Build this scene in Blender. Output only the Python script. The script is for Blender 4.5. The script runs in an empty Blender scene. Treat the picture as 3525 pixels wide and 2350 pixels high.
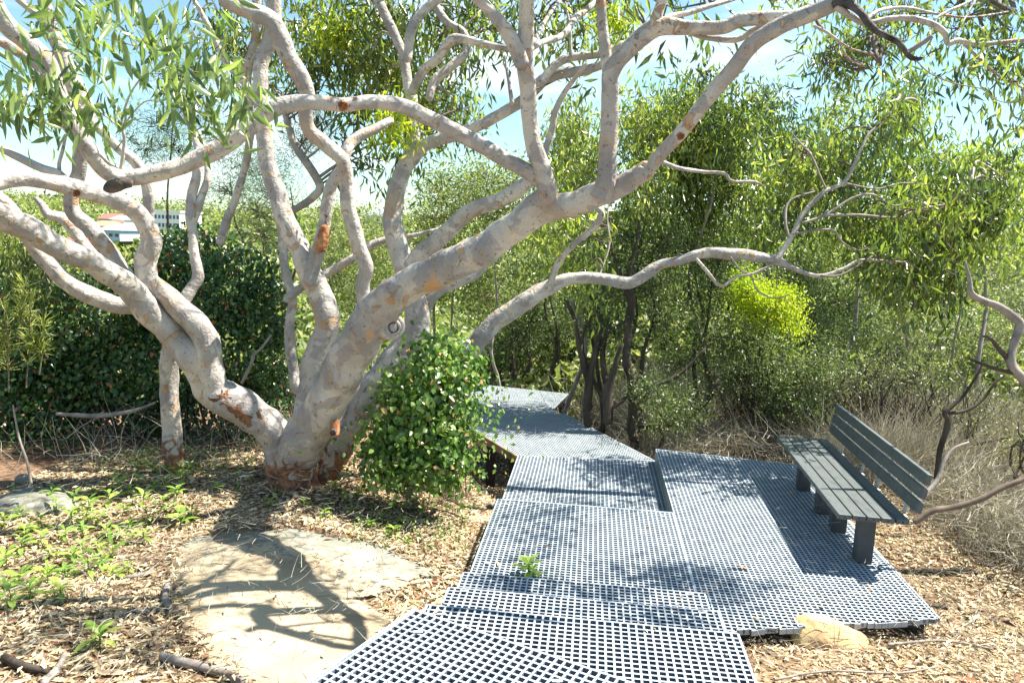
import bpy, math, random
import numpy as np
from mathutils import Vector
random.seed(7)
RG = np.random.default_rng(11)
rad = math.radians
# ------------------------------------------------------------ camera, world, sun, exposure
F = 1700.0; CX = 1176.0; CY = 784.0; PITCH = rad(8.1); ROLL = rad(2.3); EYE = 2.41
fw = np.array([0, math.cos(PITCH), -math.sin(PITCH)])
r0 = np.array([1., 0, 0]); u0 = np.cross(r0, fw)
rt = r0*math.cos(ROLL)+u0*math.sin(ROLL); up = -r0*math.sin(ROLL)+u0*math.cos(ROLL)
CAM = np.array([0, 0, EYE])
sc = bpy.context.scene
cam = bpy.data.cameras.new('camera'); co = bpy.data.objects.new('camera', cam)
sc.collection.objects.link(co); sc.camera = co
from mathutils import Matrix
m = Matrix(((rt[0], up[0], -fw[0], CAM[0]), (rt[1], up[1], -fw[1], CAM[1]), (rt[2], up[2], -fw[2], CAM[2]), (0, 0, 0, 1)))
co.matrix_world = m
cam.sensor_width = 36; cam.lens = F/2352*36; cam.clip_end = 3000; cam.clip_start = .05
SUN_AZ = rad(74); SUN_EL = rad(58)
w = bpy.data.worlds.new('World'); sc.world = w; w.use_nodes = True
nt = w.node_tree; nt.nodes.clear()
def N(t, ty, **k):
    n = t.nodes.new(ty)
    for a, b in k.items(): setattr(n, a, b)
    return n
wo = N(nt, 'ShaderNodeOutputWorld'); bg = N(nt, 'ShaderNodeBackground'); bg.inputs[1].default_value = .072
sky = N(nt, 'ShaderNodeTexSky', sky_type='NISHITA'); sky.sun_disc = False
sky.sun_elevation = SUN_EL; sky.sun_rotation = SUN_AZ; sky.air_density = 1.0; sky.dust_density = .5; sky.ozone_density = 1.0
tc = N(nt, 'ShaderNodeTexCoord'); mp = N(nt, 'ShaderNodeMapping'); mp.inputs['Scale'].default_value = (1, 1, 3.2)
nz = N(nt, 'ShaderNodeTexNoise'); nz.inputs['Scale'].default_value = 2.3; nz.inputs['Detail'].default_value = 7; nz.inputs['Roughness'].default_value = .55
cr = N(nt, 'ShaderNodeValToRGB'); cr.color_ramp.elements[0].position = .52; cr.color_ramp.elements[1].position = .70
mx = N(nt, 'ShaderNodeMix', data_type='RGBA'); mx.inputs[7].default_value = (7.5, 7.7, 7.8, 1)
sx = N(nt, 'ShaderNodeSeparateXYZ'); mr = N(nt, 'ShaderNodeMapRange'); mr.inputs[1].default_value = .0; mr.inputs[2].default_value = .5; mr.inputs[3].default_value = 1.; mr.inputs[4].default_value = .35
mm = N(nt, 'ShaderNodeMath', operation='MULTIPLY')
l = nt.links.new
l(tc.outputs['Generated'], mp.inputs[0]); l(mp.outputs[0], nz.inputs['Vector']); l(nz.outputs[0], cr.inputs[0])
l(tc.outputs['Generated'], sx.inputs[0]); l(sx.outputs[2], mr.inputs[0]); l(cr.outputs[0], mm.inputs[0]); l(mr.outputs[0], mm.inputs[1])
l(mm.outputs[0], mx.inputs[0]); tn = N(nt, 'ShaderNodeMix', data_type='RGBA', blend_type='MULTIPLY'); tn.inputs[0].default_value = 1; tn.inputs[7].default_value = (.90, 1.08, 1.04, 1); l(sky.outputs[0], tn.inputs[6]); l(tn.outputs[2], mx.inputs[6]); l(mx.outputs[2], bg.inputs[0]); l(bg.outputs[0], wo.inputs[0])
sl = bpy.data.lights.new('sun', 'SUN'); sl.energy = 5.0; sl.angle = rad(.53); sl.color = (1, .94, .84)
so = bpy.data.objects.new('sun', sl); sc.collection.objects.link(so)
sd = Vector((math.sin(SUN_AZ)*math.cos(SUN_EL), math.cos(SUN_AZ)*math.cos(SUN_EL), math.sin(SUN_EL)))
so.rotation_euler = sd.to_track_quat('Z', 'Y').to_euler()
sc.view_settings.view_transform = 'Standard'; sc.view_settings.look = 'None'
sc.view_settings.exposure = 1.6; sc.view_settings.gamma = 1.0; sc.view_settings.use_curve_mapping = False
sc.render.engine = 'CYCLES'
sc.cycles.max_bounces = 8; sc.cycles.diffuse_bounces = 4; sc.cycles.transmission_bounces = 4
# ------------------------------------------------------------ helpers
col = sc.collection
def at(x, y, d):            # a point seen in direction (x, y), d metres away along the view axis
    x = np.asarray(x, float); y = np.asarray(y, float); d = np.asarray(d, float)
    return CAM + (fw + rt*((x-CX)/F)[..., None] - up*((y-CY)/F)[..., None])*d[..., None]
def on(x, y, z):            # the point in that direction at height z
    dd = fw + rt*(x-CX)/F - up*(y-CY)/F
    return CAM + dd*((z-EYE)/dd[2])
def tag(o, label=None, cat=None, group=None, kind=None):
    if label: o['label'] = label
    if cat: o['category'] = cat
    if group: o['group'] = group
    if kind: o['kind'] = kind
    return o
def empty(name, loc, label, cat, group=None):
    o = bpy.data.objects.new(name, None); col.objects.link(o); o.location = [float(v) for v in loc]
    o.empty_display_size = .1
    return tag(o, label, cat, group)
def link(name, me, parent=None, loc=None, mat=None):
    o = bpy.data.objects.new(name, me); col.objects.link(o)
    if mat is not None and not me.materials: me.materials.append(mat)
    if parent is not None:
        o.parent = parent; o.location = -Vector(parent.location) if loc is None else loc
    elif loc is not None: o.location = loc
    return o
class MB:
    def __init__(s): s.v = []; s.f = []; s.n = 0; s.r = []
    def add(s, v, f, r=None):
        v = np.asarray(v, float); s.v.append(v)
        for q in f: s.f.append([i+s.n for i in q])
        s.r += [r if r is not None else random.random()]*len(f)
        s.n += len(v)
    def box(s, c, ax, ay, az, r=None):   # centre and three half-axis vectors
        c, ax, ay, az = [np.asarray(q, float) for q in (c, ax, ay, az)]
        v = [c+i*ax+j*ay+k*az for k in (-1, 1) for j in (-1, 1) for i in (-1, 1)]
        s.add(v, [(0, 2, 3, 1), (4, 5, 7, 6), (0, 1, 5, 4), (2, 6, 7, 3), (0, 4, 6, 2), (1, 3, 7, 5)], r)
    def tube(s, P, R, sides=8, lump=0., seed=0, cap=True, res=1):
        P = np.asarray(P, float); R = np.asarray(R, float)
        if res > 1: P, R = spline(P, R, res)
        n = len(P); T = np.gradient(P, axis=0); T /= np.linalg.norm(T, axis=1)[:, None]+1e-9
        a = np.array([0, 0, 1.]) if abs(T[0][2]) < .9 else np.array([1., 0, 0])
        U = np.cross(T[0], a); U /= np.linalg.norm(U)
        ang = np.arange(sides)*2*math.pi/sides; rows = []
        rg = np.random.default_rng(seed+5); ph = rg.uniform(0, 6.28, (6,))
        s_ = np.concatenate([[0], np.cumsum(np.linalg.norm(np.diff(P, axis=0), axis=1))])
        for i in range(n):
            U = U-T[i]*(U@T[i]); U /= np.linalg.norm(U)+1e-9; V = np.cross(T[i], U)
            rr = R[i]*np.ones(sides)
            if lump:
                q = s_[i]
                rr = rr*(1+lump*(.5*np.sin(ang*2+q*5+ph[0])+.4*np.sin(ang*3-q*9+ph[1])+.5*np.sin(q*13+ph[2]+ang)+.4*np.sin(q*23+ph[3]-ang)+.25*np.sin(q*41+ph[4]+2*ang)))
            rows.append(P[i]+np.outer(rr*np.cos(ang), U)+np.outer(rr*np.sin(ang), V))
        v = list(np.concatenate(rows)); f = []
        for i in range(n-1):
            for j in range(sides):
                k = (j+1) % sides; f.append((i*sides+j, i*sides+k, (i+1)*sides+k, (i+1)*sides+j))
        if cap:
            v.append(P[0]-T[0]*R[0]*.5); v.append(P[-1]+T[-1]*R[-1]*.6); b = len(v)-2
            for j in range(sides):
                k = (j+1) % sides; f.append((b, k, j)); f.append((b+1, (n-1)*sides+j, (n-1)*sides+k))
        s.add(v, f)
    def build(s, name, mat=None, parent=None, smooth=False, kind=None):
        me = bpy.data.meshes.new(name); me.from_pydata(np.concatenate(s.v).tolist(), [], s.f)
        a = me.attributes.new('rnd', 'FLOAT', 'FACE'); a.data.foreach_set('value', np.array(s.r, dtype=np.float32))
        if smooth: me.polygons.foreach_set('use_smooth', [True]*len(s.f))
        me.update()
        o = link(name, me, parent, mat=mat)
        if kind: o['kind'] = kind
        return o
def spline(P, R, res):
    n = len(P); Q = []; S = []
    for i in range(n-1):
        a = P[max(i-1, 0)]; b = P[i]; c = P[i+1]; d = P[min(i+2, n-1)]
        for k in range(res):
            t = k/res
            Q.append(.5*((2*b)+(-a+c)*t+(2*a-5*b+4*c-d)*t*t+(-a+3*b-3*c+d)*t**3)); S.append(R[i]*(1-t)+R[i+1]*t)
    Q.append(P[-1]); S.append(R[-1]); return np.array(Q), np.array(S)
def trimesh(name, V, T, rnd, mat, parent=None, kind=None, smooth=False):
    me = bpy.data.meshes.new(name); V = np.ascontiguousarray(V, dtype=np.float32); T = np.ascontiguousarray(T, dtype=np.int32)
    me.vertices.add(len(V)); me.vertices.foreach_set('co', V.ravel())
    me.loops.add(T.size); me.loops.foreach_set('vertex_index', T.ravel())
    me.polygons.add(len(T)); me.polygons.foreach_set('loop_start', np.arange(0, T.size, 3, dtype=np.int32))
    try: me.polygons.foreach_set('loop_total', np.full(len(T), 3, dtype=np.int32))
    except Exception: pass
    me.update(calc_edges=True)
    a = me.attributes.new('rnd', 'FLOAT', 'FACE'); a.data.foreach_set('value', np.asarray(rnd, dtype=np.float32))
    if smooth: me.polygons.foreach_set('use_smooth', [True]*len(T))
    o = link(name, me, parent, mat=mat)
    if kind: o['kind'] = kind
    return o
def unit(a): return a/(np.linalg.norm(a, axis=-1, keepdims=True)+1e-9)
def leaves(P, D, Nn, L, W, fold=.25, droop=.12, rich=False):
    """blades: base P, direction D, face normal Nn"""
    D = unit(D); S = unit(np.cross(D, Nn)); Nn = np.cross(S, D); L = L[:, None]; W = W[:, None]; n = len(P)
    if not rich:
        b = P; t = P+D*L-Nn*L*droop; ml = P+D*L*.42+S*W*.5+Nn*W*fold; mr_ = P+D*L*.42-S*W*.5+Nn*W*fold
        V = np.stack([b, ml, t, mr_], 1).reshape(-1, 3); i = np.arange(n)[:, None]*4
        T = np.concatenate([i+[0, 2, 1], i+[0, 3, 2]], 1).reshape(-1, 3); k = 2
    else:
        b = P; t = P+D*L-Nn*L*droop; m1 = P+D*L*.28-Nn*L*droop*.1; m2 = P+D*L*.65-Nn*L*droop*.45
        a1 = m1+S*W*.45+Nn*W*fold; a2 = m2+S*W*.38+Nn*W*fold; c1 = m1-S*W*.45+Nn*W*fold; c2 = m2-S*W*.38+Nn*W*fold
        V = np.stack([b, m1, m2, t, a1, a2, c1, c2], 1).reshape(-1, 3); i = np.arange(n)[:, None]*8
        T = np.concatenate([i+q for q in ([0, 1, 4], [1, 5, 4], [1, 2, 5], [2, 3, 5], [0, 6, 1], [1, 6, 7], [1, 7, 2], [2, 7, 3])], 1).reshape(-1, 3); k = 8
    return V, T, k
# ------------------------------------------------------------ materials
MATS = {}
def ramp(t, elems):
    r = N(t, 'ShaderNodeValToRGB'); e = r.color_ramp.elements
    while len(e) > 1: e.remove(e[-1])
    e[0].position = elems[0][0]; e[0].color = (*elems[0][1], 1)
    for p, c in elems[1:]: q = e.new(p); q.color = (*c, 1)
    return r
def base_mat(name, rough=.8, spec=.3):
    mt = bpy.data.materials.new(name); mt.use_nodes = True; t = mt.node_tree; p = t.nodes['Principled BSDF']
    p.inputs['Roughness'].default_value = rough; p.inputs['Specular IOR Level'].default_value = spec
    return mt, t, p
def noisemat(name, elems, scale=5, rough=.8, spec=.3, bump=.2, bscale=40, detail=6, coord='Object', stretch=(1, 1, 1), bdist=.01):
    mt, t, p = base_mat(name, rough, spec); lk = t.links.new
    tc = N(t, 'ShaderNodeTexCoord'); mp = N(t, 'ShaderNodeMapping'); mp.inputs['Scale'].default_value = stretch; lk(tc.outputs[coord], mp.inputs[0])
    n = N(t, 'ShaderNodeTexNoise'); n.inputs['Scale'].default_value = scale; n.inputs['Detail'].default_value = detail; lk(mp.outputs[0], n.inputs['Vector'])
    r = ramp(t, elems); lk(n.outputs[0], r.inputs[0]); lk(r.outputs[0], p.inputs['Base Color'])
    if bump:
        n2 = N(t, 'ShaderNodeTexNoise'); n2.inputs['Scale'].default_value = bscale; n2.inputs['Detail'].default_value = 5; lk(mp.outputs[0], n2.inputs['Vector'])
        b = N(t, 'ShaderNodeBump'); b.inputs['Strength'].default_value = bump; b.inputs['Distance'].default_value = bdist; lk(n2.outputs[0], b.inputs['Height']); lk(b.outputs[0], p.inputs['Normal'])
    return mt
def leafmat(name, elems, rough=.42, spec=.5, trans=.35, tcol=1.5, pscale=1.2):
    mt, t, p = base_mat(name, rough, spec); lk = t.links.new
    a = N(t, 'ShaderNodeAttribute', attribute_name='rnd'); r = ramp(t, elems); 
    oi = N(t, 'ShaderNodeTexCoord'); n = N(t, 'ShaderNodeTexNoise'); n.inputs['Scale'].default_value = pscale; n.inputs['Detail'].default_value = 2; lk(oi.outputs['Object'], n.inputs['Vector'])
    ad = N(t, 'ShaderNodeMath', operation='MULTIPLY_ADD'); ad.inputs[1].default_value = .9; ad.inputs[2].default_value = -.45; lk(n.outputs[0], ad.inputs[0])
    ad2 = N(t, 'ShaderNodeMath', operation='ADD', use_clamp=True); lk(ad.outputs[0], ad2.inputs[0]); lk(a.outputs['Fac'], ad2.inputs[1])
    lk(ad2.outputs[0], r.inputs[0]); lk(r.outputs[0], p.inputs['Base Color'])
    tr = N(t, 'ShaderNodeBsdfTranslucent'); vm = N(t, 'ShaderNodeMix', data_type='RGBA', blend_type='MULTIPLY'); vm.inputs[0].default_value = 1
    vm.inputs[7].default_value = (tcol*1.0, tcol*1.15, tcol*.55, 1); lk(r.outputs[0], vm.inputs[6]); lk(vm.outputs[2], tr.inputs[0])
    ms = N(t, 'ShaderNodeMixShader'); ms.inputs[0].default_value = trans; lk(p.outputs[0], ms.inputs[1]); lk(tr.outputs[0], ms.inputs[2])
    lk(ms.outputs[0], t.nodes['Material Output'].inputs[0])
    return mt
G_GUM = leafmat('gum_leaf', [(0, (.03, .05, .018)), (.3, (.075, .115, .03)), (.6, (.19, .24, .05)), (.85, (.38, .41, .11)), (1, (.55, .48, .18))], rough=.3, spec=.9, trans=.42)
G_NEAR = leafmat('near_gum_leaf', [(0, (.05, .085, .04)), (.3, (.11, .17, .06)), (.6, (.22, .29, .10)), (1, (.44, .49, .20))], rough=.3, spec=.9, trans=.42)
G_PALE = leafmat('pale_gum_leaf', [(0, (.06, .09, .025)), (.3, (.16, .205, .05)), (.7, (.37, .41, .12)), (1, (.60, .57, .25))], rough=.3, spec=.8, trans=.42)
G_YEL = leafmat('yellow_leaf', [(0, (.22, .32, .02)), (.5, (.38, .46, .03)), (1, (.55, .52, .05))], trans=.5, tcol=1.3)
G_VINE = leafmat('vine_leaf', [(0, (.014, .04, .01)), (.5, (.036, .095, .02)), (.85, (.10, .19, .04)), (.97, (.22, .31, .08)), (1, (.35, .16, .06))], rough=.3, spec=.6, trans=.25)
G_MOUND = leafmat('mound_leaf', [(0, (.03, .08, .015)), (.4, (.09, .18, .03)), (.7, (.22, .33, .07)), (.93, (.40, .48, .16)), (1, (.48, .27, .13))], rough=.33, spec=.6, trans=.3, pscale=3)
G_BUSH = leafmat('bush_leaf', [(0, (.03, .05, .02)), (.4, (.09, .125, .045)), (.75, (.19, .24, .09)), (1, (.33, .36, .17))], trans=.3)
G_HILL = leafmat('scrub_leaf', [(0, (.09, .11, .04)), (.4, (.18, .215, .075)), (.8, (.32, .35, .13)), (1, (.46, .43, .22))], trans=.35, pscale=.6)
G_SCRUB = leafmat('dull_scrub_leaf', [(0, (.06, .07, .035)), (.4, (.13, .15, .07)), (.8, (.24, .26, .13)), (1, (.38, .37, .22))], trans=.3)
G_FINE = leafmat('fine_needle', [(0, (.05, .08, .03)), (1, (.13, .18, .06))], trans=.25)
G_SEED = leafmat('seedling_leaf', [(0, (.10, .20, .03)), (.5, (.22, .36, .06)), (1, (.42, .50, .12))], rough=.35, trans=.42)
LITTER = leafmat('litter_leaf', [(0, (.07, .045, .03)), (.25, (.20, .14, .085)), (.45, (.41, .31, .19)), (.75, (.64, .53, .34)), (.95, (.78, .70, .50)), (1, (.36, .15, .08))], rough=.7, spec=.2, trans=.12, tcol=1.0, pscale=2.5)
DRY = leafmat('dry_stem', [(0, (.17, .14, .115)), (.4, (.38, .34, .285)), (.8, (.57, .52, .44)), (1, (.70, .64, .53))], rough=.8, spec=.15, trans=.1, tcol=1)
TWIG = noisemat('twig', [(.3, (.10, .075, .055)), (.7, (.22, .17, .13))], 12, bump=0)
DARKTW = noisemat('dark_bark', [(.3, (.035, .028, .022)), (.7, (.10, .078, .06))], 9, bump=.5, bscale=40, stretch=(1, 1, .25))
GREYTW = noisemat('grey_bark', [(.3, (.17, .145, .125)), (.6, (.32, .285, .25)), (.8, (.24, .17, .12))], 9, bump=.3, bscale=40)
def bark():
    mt, t, p = base_mat('smooth_bark', .72, .25); lk = t.links.new
    tc = N(t, 'ShaderNodeTexCoord')
    def noise(s, d=5, dis=0.):
        n = N(t, 'ShaderNodeTexNoise'); n.inputs['Scale'].default_value = s; n.inputs['Detail'].default_value = d; n.inputs['Distortion'].default_value = dis
        lk(tc.outputs['Object'], n.inputs['Vector']); return n
    b1 = ramp(t, [(.3, (.30, .27, .25)), (.45, (.42, .385, .35)), (.55, (.54, .495, .435)), (.7, (.64, .58, .49))]); n1 = noise(2.6, 8); lk(n1.outputs[0], b1.inputs[0])
    def layer(prev, colr, fac):
        x = N(t, 'ShaderNodeMix', data_type='RGBA'); lk(fac, x.inputs[0]); lk(prev, x.inputs[6])
        if isinstance(colr, tuple): x.inputs[7].default_value = (*colr, 1)
        else: lk(colr, x.inputs[7])
        return x.outputs[2]
    # cool grey mottling
    n4 = noise(5, 6, .6); r4 = ramp(t, [(.5, (0, 0, 0)), (.54, (.6, .6, .6)), (.66, (.7, .7, .7))]); lk(n4.outputs[0], r4.inputs[0])
    c = layer(b1.outputs[0], (.27, .25, .245), r4.outputs[0])
    # shed patches, tan to orange
    n2 = noise(7.5, 7, 1.2); r2 = ramp(t, [(.625, (0, 0, 0)), (.64, (.9, .9, .9))]); lk(n2.outputs[0], r2.inputs[0])
    n3 = noise(3.0, 3); rc = ramp(t, [(.35, (.50, .38, .27)), (.52, (.50, .33, .19)), (.62, (.46, .25, .12)), (.75, (.30, .15, .09))]); lk(n3.outputs[0], rc.inputs[0])
    c = layer(c, rc.outputs[0], r2.outputs[0])
    rim = ramp(t, [(.612, (0, 0, 0)), (.624, (.6, .6, .6)), (.636, (0, 0, 0))]); lk(n2.outputs[0], rim.inputs[0]); c = layer(c, (.15, .10, .08), rim.outputs[0])
    n11 = noise(11, 9, 2.2); r11 = ramp(t, [(.485, (0, 0, 0)), (.5, (.5, .5, .5)), (.515, (0, 0, 0))]); lk(n11.outputs[0], r11.inputs[0]); c = layer(c, (.22, .18, .16), r11.outputs[0])
    n5 = noise(1.7, 3, .3); r5 = ramp(t, [(.6, (0, 0, 0)), (.68, (.55, .55, .55))]); lk(n5.outputs[0], r5.inputs[0])
    c = layer(c, (.47, .345, .235), r5.outputs[0])
    # dark specks
    n6 = noise(28, 3, .5); r6 = ramp(t, [(.64, (0, 0, 0)), (.69, (.75, .75, .75))]); lk(n6.outputs[0], r6.inputs[0])
    c = layer(c, (.17, .11, .085), r6.outputs[0])
    # rusty fibrous bark near the foot of the stems
    sp = N(t, 'ShaderNodeSeparateXYZ'); lk(tc.outputs['Object'], sp.inputs[0])
    hz = N(t, 'ShaderNodeMapRange'); hz.inputs[1].default_value = .75; hz.inputs[2].default_value = -.1; lk(sp.outputs[2], hz.inputs[0])
    n7 = noise(7, 7, 1.5); ml = N(t, 'ShaderNodeMath', operation='MULTIPLY'); lk(n7.outputs[0], ml.inputs[0]); lk(hz.outputs[0], ml.inputs[1])
    r7 = ramp(t, [(.30, (0, 0, 0)), (.37, (.95, .95, .95))]); lk(ml.outputs[0], r7.inputs[0])
    rr = ramp(t, [(.4, (.33, .15, .07)), (.6, (.13, .055, .035))]); n8 = noise(16, 4, 1); lk(n8.outputs[0], rr.inputs[0])
    c = layer(c, rr.outputs[0], r7.outputs[0])
    WS = None
    for (wx, wy, wd, wr, wc) in ((505, 922, 6.6, .21, 0), (555, 958, 6.7, .19, 0), (860, 790, 6.0, .09, 1), (905, 690, 6.2, .13, 1), (1000, 660, 5.8, .10, 1), (745, 525, 6.95, .05, 0), (1240, 560, 5.1, .12, 1), (465, 850, 6.6, .10, 1)):
        ps = at(wx, wy, wd); vd = N(t, 'ShaderNodeVectorMath', operation='DISTANCE'); lk(tc.outputs['Object'], vd.inputs[0]); vd.inputs[1].default_value = [float(v) for v in ps]
        m1 = N(t, 'ShaderNodeMath', operation='MULTIPLY_ADD'); lk(n7.outputs[0], m1.inputs[0]); m1.inputs[1].default_value = .55; m1.inputs[2].default_value = wr-.275
        m2 = N(t, 'ShaderNodeMath', operation='SUBTRACT'); lk(m1.outputs[0], m2.inputs[0]); lk(vd.outputs['Value'], m2.inputs[1])
        m3 = N(t, 'ShaderNodeMapRange'); lk(m2.outputs[0], m3.inputs[0]); m3.inputs[1].default_value = 0; m3.inputs[2].default_value = .02
        c = layer(c, rr.outputs[0] if wc == 0 else (.50, .30, .15), m3.outputs[0])
        if wc == 0:
            if WS is None: WS = m3.outputs[0]
            else:
                mx_ = N(t, 'ShaderNodeMath', operation='MAXIMUM'); lk(WS, mx_.inputs[0]); lk(m3.outputs[0], mx_.inputs[1]); WS = mx_.outputs[0]
    lk(c, p.inputs['Base Color'])
    n9 = noise(22, 6, .7); n10 = noise(5, 4)
    ad = N(t, 'ShaderNodeMath', operation='MULTIPLY_ADD'); ad.inputs[1].default_value = 3.; lk(n10.outputs[0], ad.inputs[0]); lk(n9.outputs[0], ad.inputs[2])
    sb = N(t, 'ShaderNodeMath', operation='MULTIPLY_ADD'); sb.inputs[1].default_value = -.5; lk(r2.outputs[0], sb.inputs[0]); lk(ad.outputs[0], sb.inputs[2])
    ns = N(t, 'ShaderNodeMath', operation='MULTIPLY'); lk(n8.outputs[0], ns.inputs[0]); lk(WS, ns.inputs[1]); s2 = N(t, 'ShaderNodeMath', operation='MULTIPLY_ADD'); lk(ns.outputs[0], s2.inputs[0]); s2.inputs[1].default_value = 6; lk(sb.outputs[0], s2.inputs[2]); sb = s2
    b = N(t, 'ShaderNodeBump'); b.inputs['Strength'].default_value = .8; b.inputs['Distance'].default_value = .018; lk(sb.outputs[0], b.inputs['Height']); lk(b.outputs[0], p.inputs['Normal'])
    return mt
BARK = bark()
RUST = noisemat('rusty_wound', [(.3, (.09, .035, .02)), (.5, (.32, .13, .055)), (.7, (.5, .27, .13))], 14, bump=.8, bscale=30, bdist=.02)
WOUND = noisemat('open_wound', [(.35, (.05, .022, .014)), (.5, (.20, .075, .04)), (.65, (.36, .17, .09))], 16, bump=1, bscale=26, bdist=.03)
CUT = noisemat('cut_wood', [(.3, (.34, .22, .13)), (.6, (.62, .48, .32)), (.8, (.45, .18, .1))], 22, bump=.4)
CHAR = noisemat('dead_wood', [(.3, (.03, .026, .024)), (.7, (.16, .13, .115))], 18, bump=.9, bscale=30, bdist=.02)
GRATE = noisemat('grating_grp', [(.25, (.25, .30, .36)), (.45, (.36, .42, .48)), (.75, (.46, .52, .57))], 9, rough=.55, spec=.4, bump=.25, bscale=260, bdist=.002)
GRATE_D = noisemat('grating_grp_worn', [(.3, (.33, .38, .41)), (.7, (.46, .50, .52))], 5, rough=.6, spec=.35, bump=.2, bscale=200, bdist=.002)
GSIDE = noisemat('grating_side_shade', [(.3, (.10, .125, .15)), (.7, (.17, .20, .23))], 9, rough=.5, spec=.35, bump=0)  # bar sides coloured darker than the tops to put shade into the holes
FASC = noisemat('fascia', [(.3, (.15, .18, .175)), (.7, (.22, .25, .24))], 6, rough=.6, bump=.2)
TIMB = noisemat('old_timber', [(.3, (.10, .075, .05)), (.7, (.28, .20, .12))], 8, stretch=(1, 1, .2), bump=.5)
POST = noisemat('dark_post', [(.3, (.03, .03, .03)), (.7, (.06, .06, .062))], 8, bump=.3)
SLAT = noisemat('recycled_plastic', [(.3, (.075, .088, .09)), (.55, (.11, .125, .125)), (.75, (.085, .093, .093))], 7, rough=.5, spec=.35, bump=.35, bscale=90, stretch=(3, 1, 1), bdist=.003)
SLATB = noisemat('recycled_plastic_dark', [(.3, (.045, .055, .06)), (.7, (.075, .085, .09))], 7, rough=.45, spec=.35, bump=.35, bscale=90, bdist=.003)
GALV = noisemat('galvanised', [(.3, (.42, .42, .40)), (.7, (.58, .57, .54))], 20, rough=.45, bump=.1)
def soil():
    mt, t, p = base_mat('soil', .95, .1); lk = t.links.new; tc = N(t, 'ShaderNodeTexCoord')
    n = N(t, 'ShaderNodeTexNoise'); n.inputs['Scale'].default_value = 1.1; n.inputs['Detail'].default_value = 6; lk(tc.outputs['Object'], n.inputs['Vector'])
    n2 = N(t, 'ShaderNodeTexVoronoi'); n2.inputs['Scale'].default_value = 26; lk(tc.outputs['Object'], n2.inputs['Vector'])
    r = ramp(t, [(.3, (.10, .065, .045)), (.5, (.21, .145, .10)), (.68, (.36, .27, .18))]); lk(n.outputs[0], r.inputs[0])
    r2 = ramp(t, [(0, (.45, .40, .36)), (1, (1.25, 1.2, 1.1))]); sp = N(t, 'ShaderNodeSeparateColor'); lk(n2.outputs['Color'], sp.inputs[0]); lk(sp.outputs[0], r2.inputs[0])
    m_ = N(t, 'ShaderNodeMix', data_type='RGBA', blend_type='MULTIPLY'); m_.inputs[0].default_value = 1; lk(r.outputs[0], m_.inputs[6]); lk(r2.outputs[0], m_.inputs[7]); lk(m_.outputs[2], p.inputs['Base Color'])
    b = N(t, 'ShaderNodeBump'); b.inputs['Strength'].default_value = .8; b.inputs['Distance'].default_value = .02; lk(n2.outputs['Distance'], b.inputs['Height']); lk(b.outputs[0], p.inputs['Normal'])
    return mt
SOIL = soil()
def rockmat():
    mt, t, p = base_mat('sandstone', .9, .15); lk = t.links.new; tc = N(t, 'ShaderNodeTexCoord')
    n = N(t, 'ShaderNodeTexNoise'); n.inputs['Scale'].default_value = 1.6; n.inputs['Detail'].default_value = 8; lk(tc.outputs['Object'], n.inputs['Vector'])
    r = ramp(t, [(.3, (.27, .21, .14)), (.5, (.41, .33, .22)), (.7, (.47, .39, .28))]); lk(n.outputs[0], r.inputs[0])
    # lichen: grey green, stronger to the back of the slab
    n2 = N(t, 'ShaderNodeTexNoise'); n2.inputs['Scale'].default_value = 7; n2.inputs['Detail'].default_value = 6; n2.inputs['Roughness'].default_value = .7; lk(tc.outputs['Object'], n2.inputs['Vector'])
    sp = N(t, 'ShaderNodeSeparateXYZ'); lk(tc.outputs['Object'], sp.inputs[0]); mr = N(t, 'ShaderNodeMapRange'); mr.inputs[1].default_value = 4.7; mr.inputs[2].default_value = 5.9; lk(sp.outputs[1], mr.inputs[0]); mr.inputs[3].default_value = -.12; mr.inputs[4].default_value = .16
    ad = N(t, 'ShaderNodeMath', operation='ADD'); lk(n2.outputs[0], ad.inputs[0]); lk(mr.outputs[0], ad.inputs[1])
    r2 = ramp(t, [(.55, (0, 0, 0)), (.6, (.8, .8, .8))]); lk(ad.outputs[0], r2.inputs[0])
    m1 = N(t, 'ShaderNodeMix', data_type='RGBA'); lk(r2.outputs[0], m1.inputs[0]); lk(r.outputs[0], m1.inputs[6]); m1.inputs[7].default_value = (.15, .165, .145, 1)
    v = N(t, 'ShaderNodeTexVoronoi'); v.inputs['Scale'].default_value = 9; lk(tc.outputs['Object'], v.inputs['Vector'])
    r3 = ramp(t, [(.22, (.7, .7, .7)), (.28, (0, 0, 0))]); lk(v.outputs['Distance'], r3.inputs[0])
    mu = N(t, 'ShaderNodeMath', operation='MULTIPLY'); lk(r3.outputs[0], mu.inputs[0]); lk(r2.outputs[0], mu.inputs[1])
    m2 = N(t, 'ShaderNodeMix', data_type='RGBA'); lk(mu.outputs[0], m2.inputs[0]); lk(m1.outputs[2], m2.inputs[6]); m2.inputs[7].default_value = (.33, .38, .34, 1)
    lk(m2.outputs[2], p.inputs['Base Color'])
    n3 = N(t, 'ShaderNodeTexNoise'); n3.inputs['Scale'].default_value = 14; n3.inputs['Detail'].default_value = 9; lk(tc.outputs['Object'], n3.inputs['Vector'])
    b = N(t, 'ShaderNodeBump'); b.inputs['Strength'].default_value = .5; b.inputs['Distance'].default_value = .02; lk(n3.outputs[0], b.inputs['Height']); lk(b.outputs[0], p.inputs['Normal'])
    return mt
ROCK = rockmat()
YROCK = noisemat('yellow_stone', [(.32, (.36, .17, .10)), (.46, (.52, .34, .17)), (.56, (.62, .50, .24)), (.7, (.66, .56, .2))], 4, bump=.5, bscale=18, bdist=.02)
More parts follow.
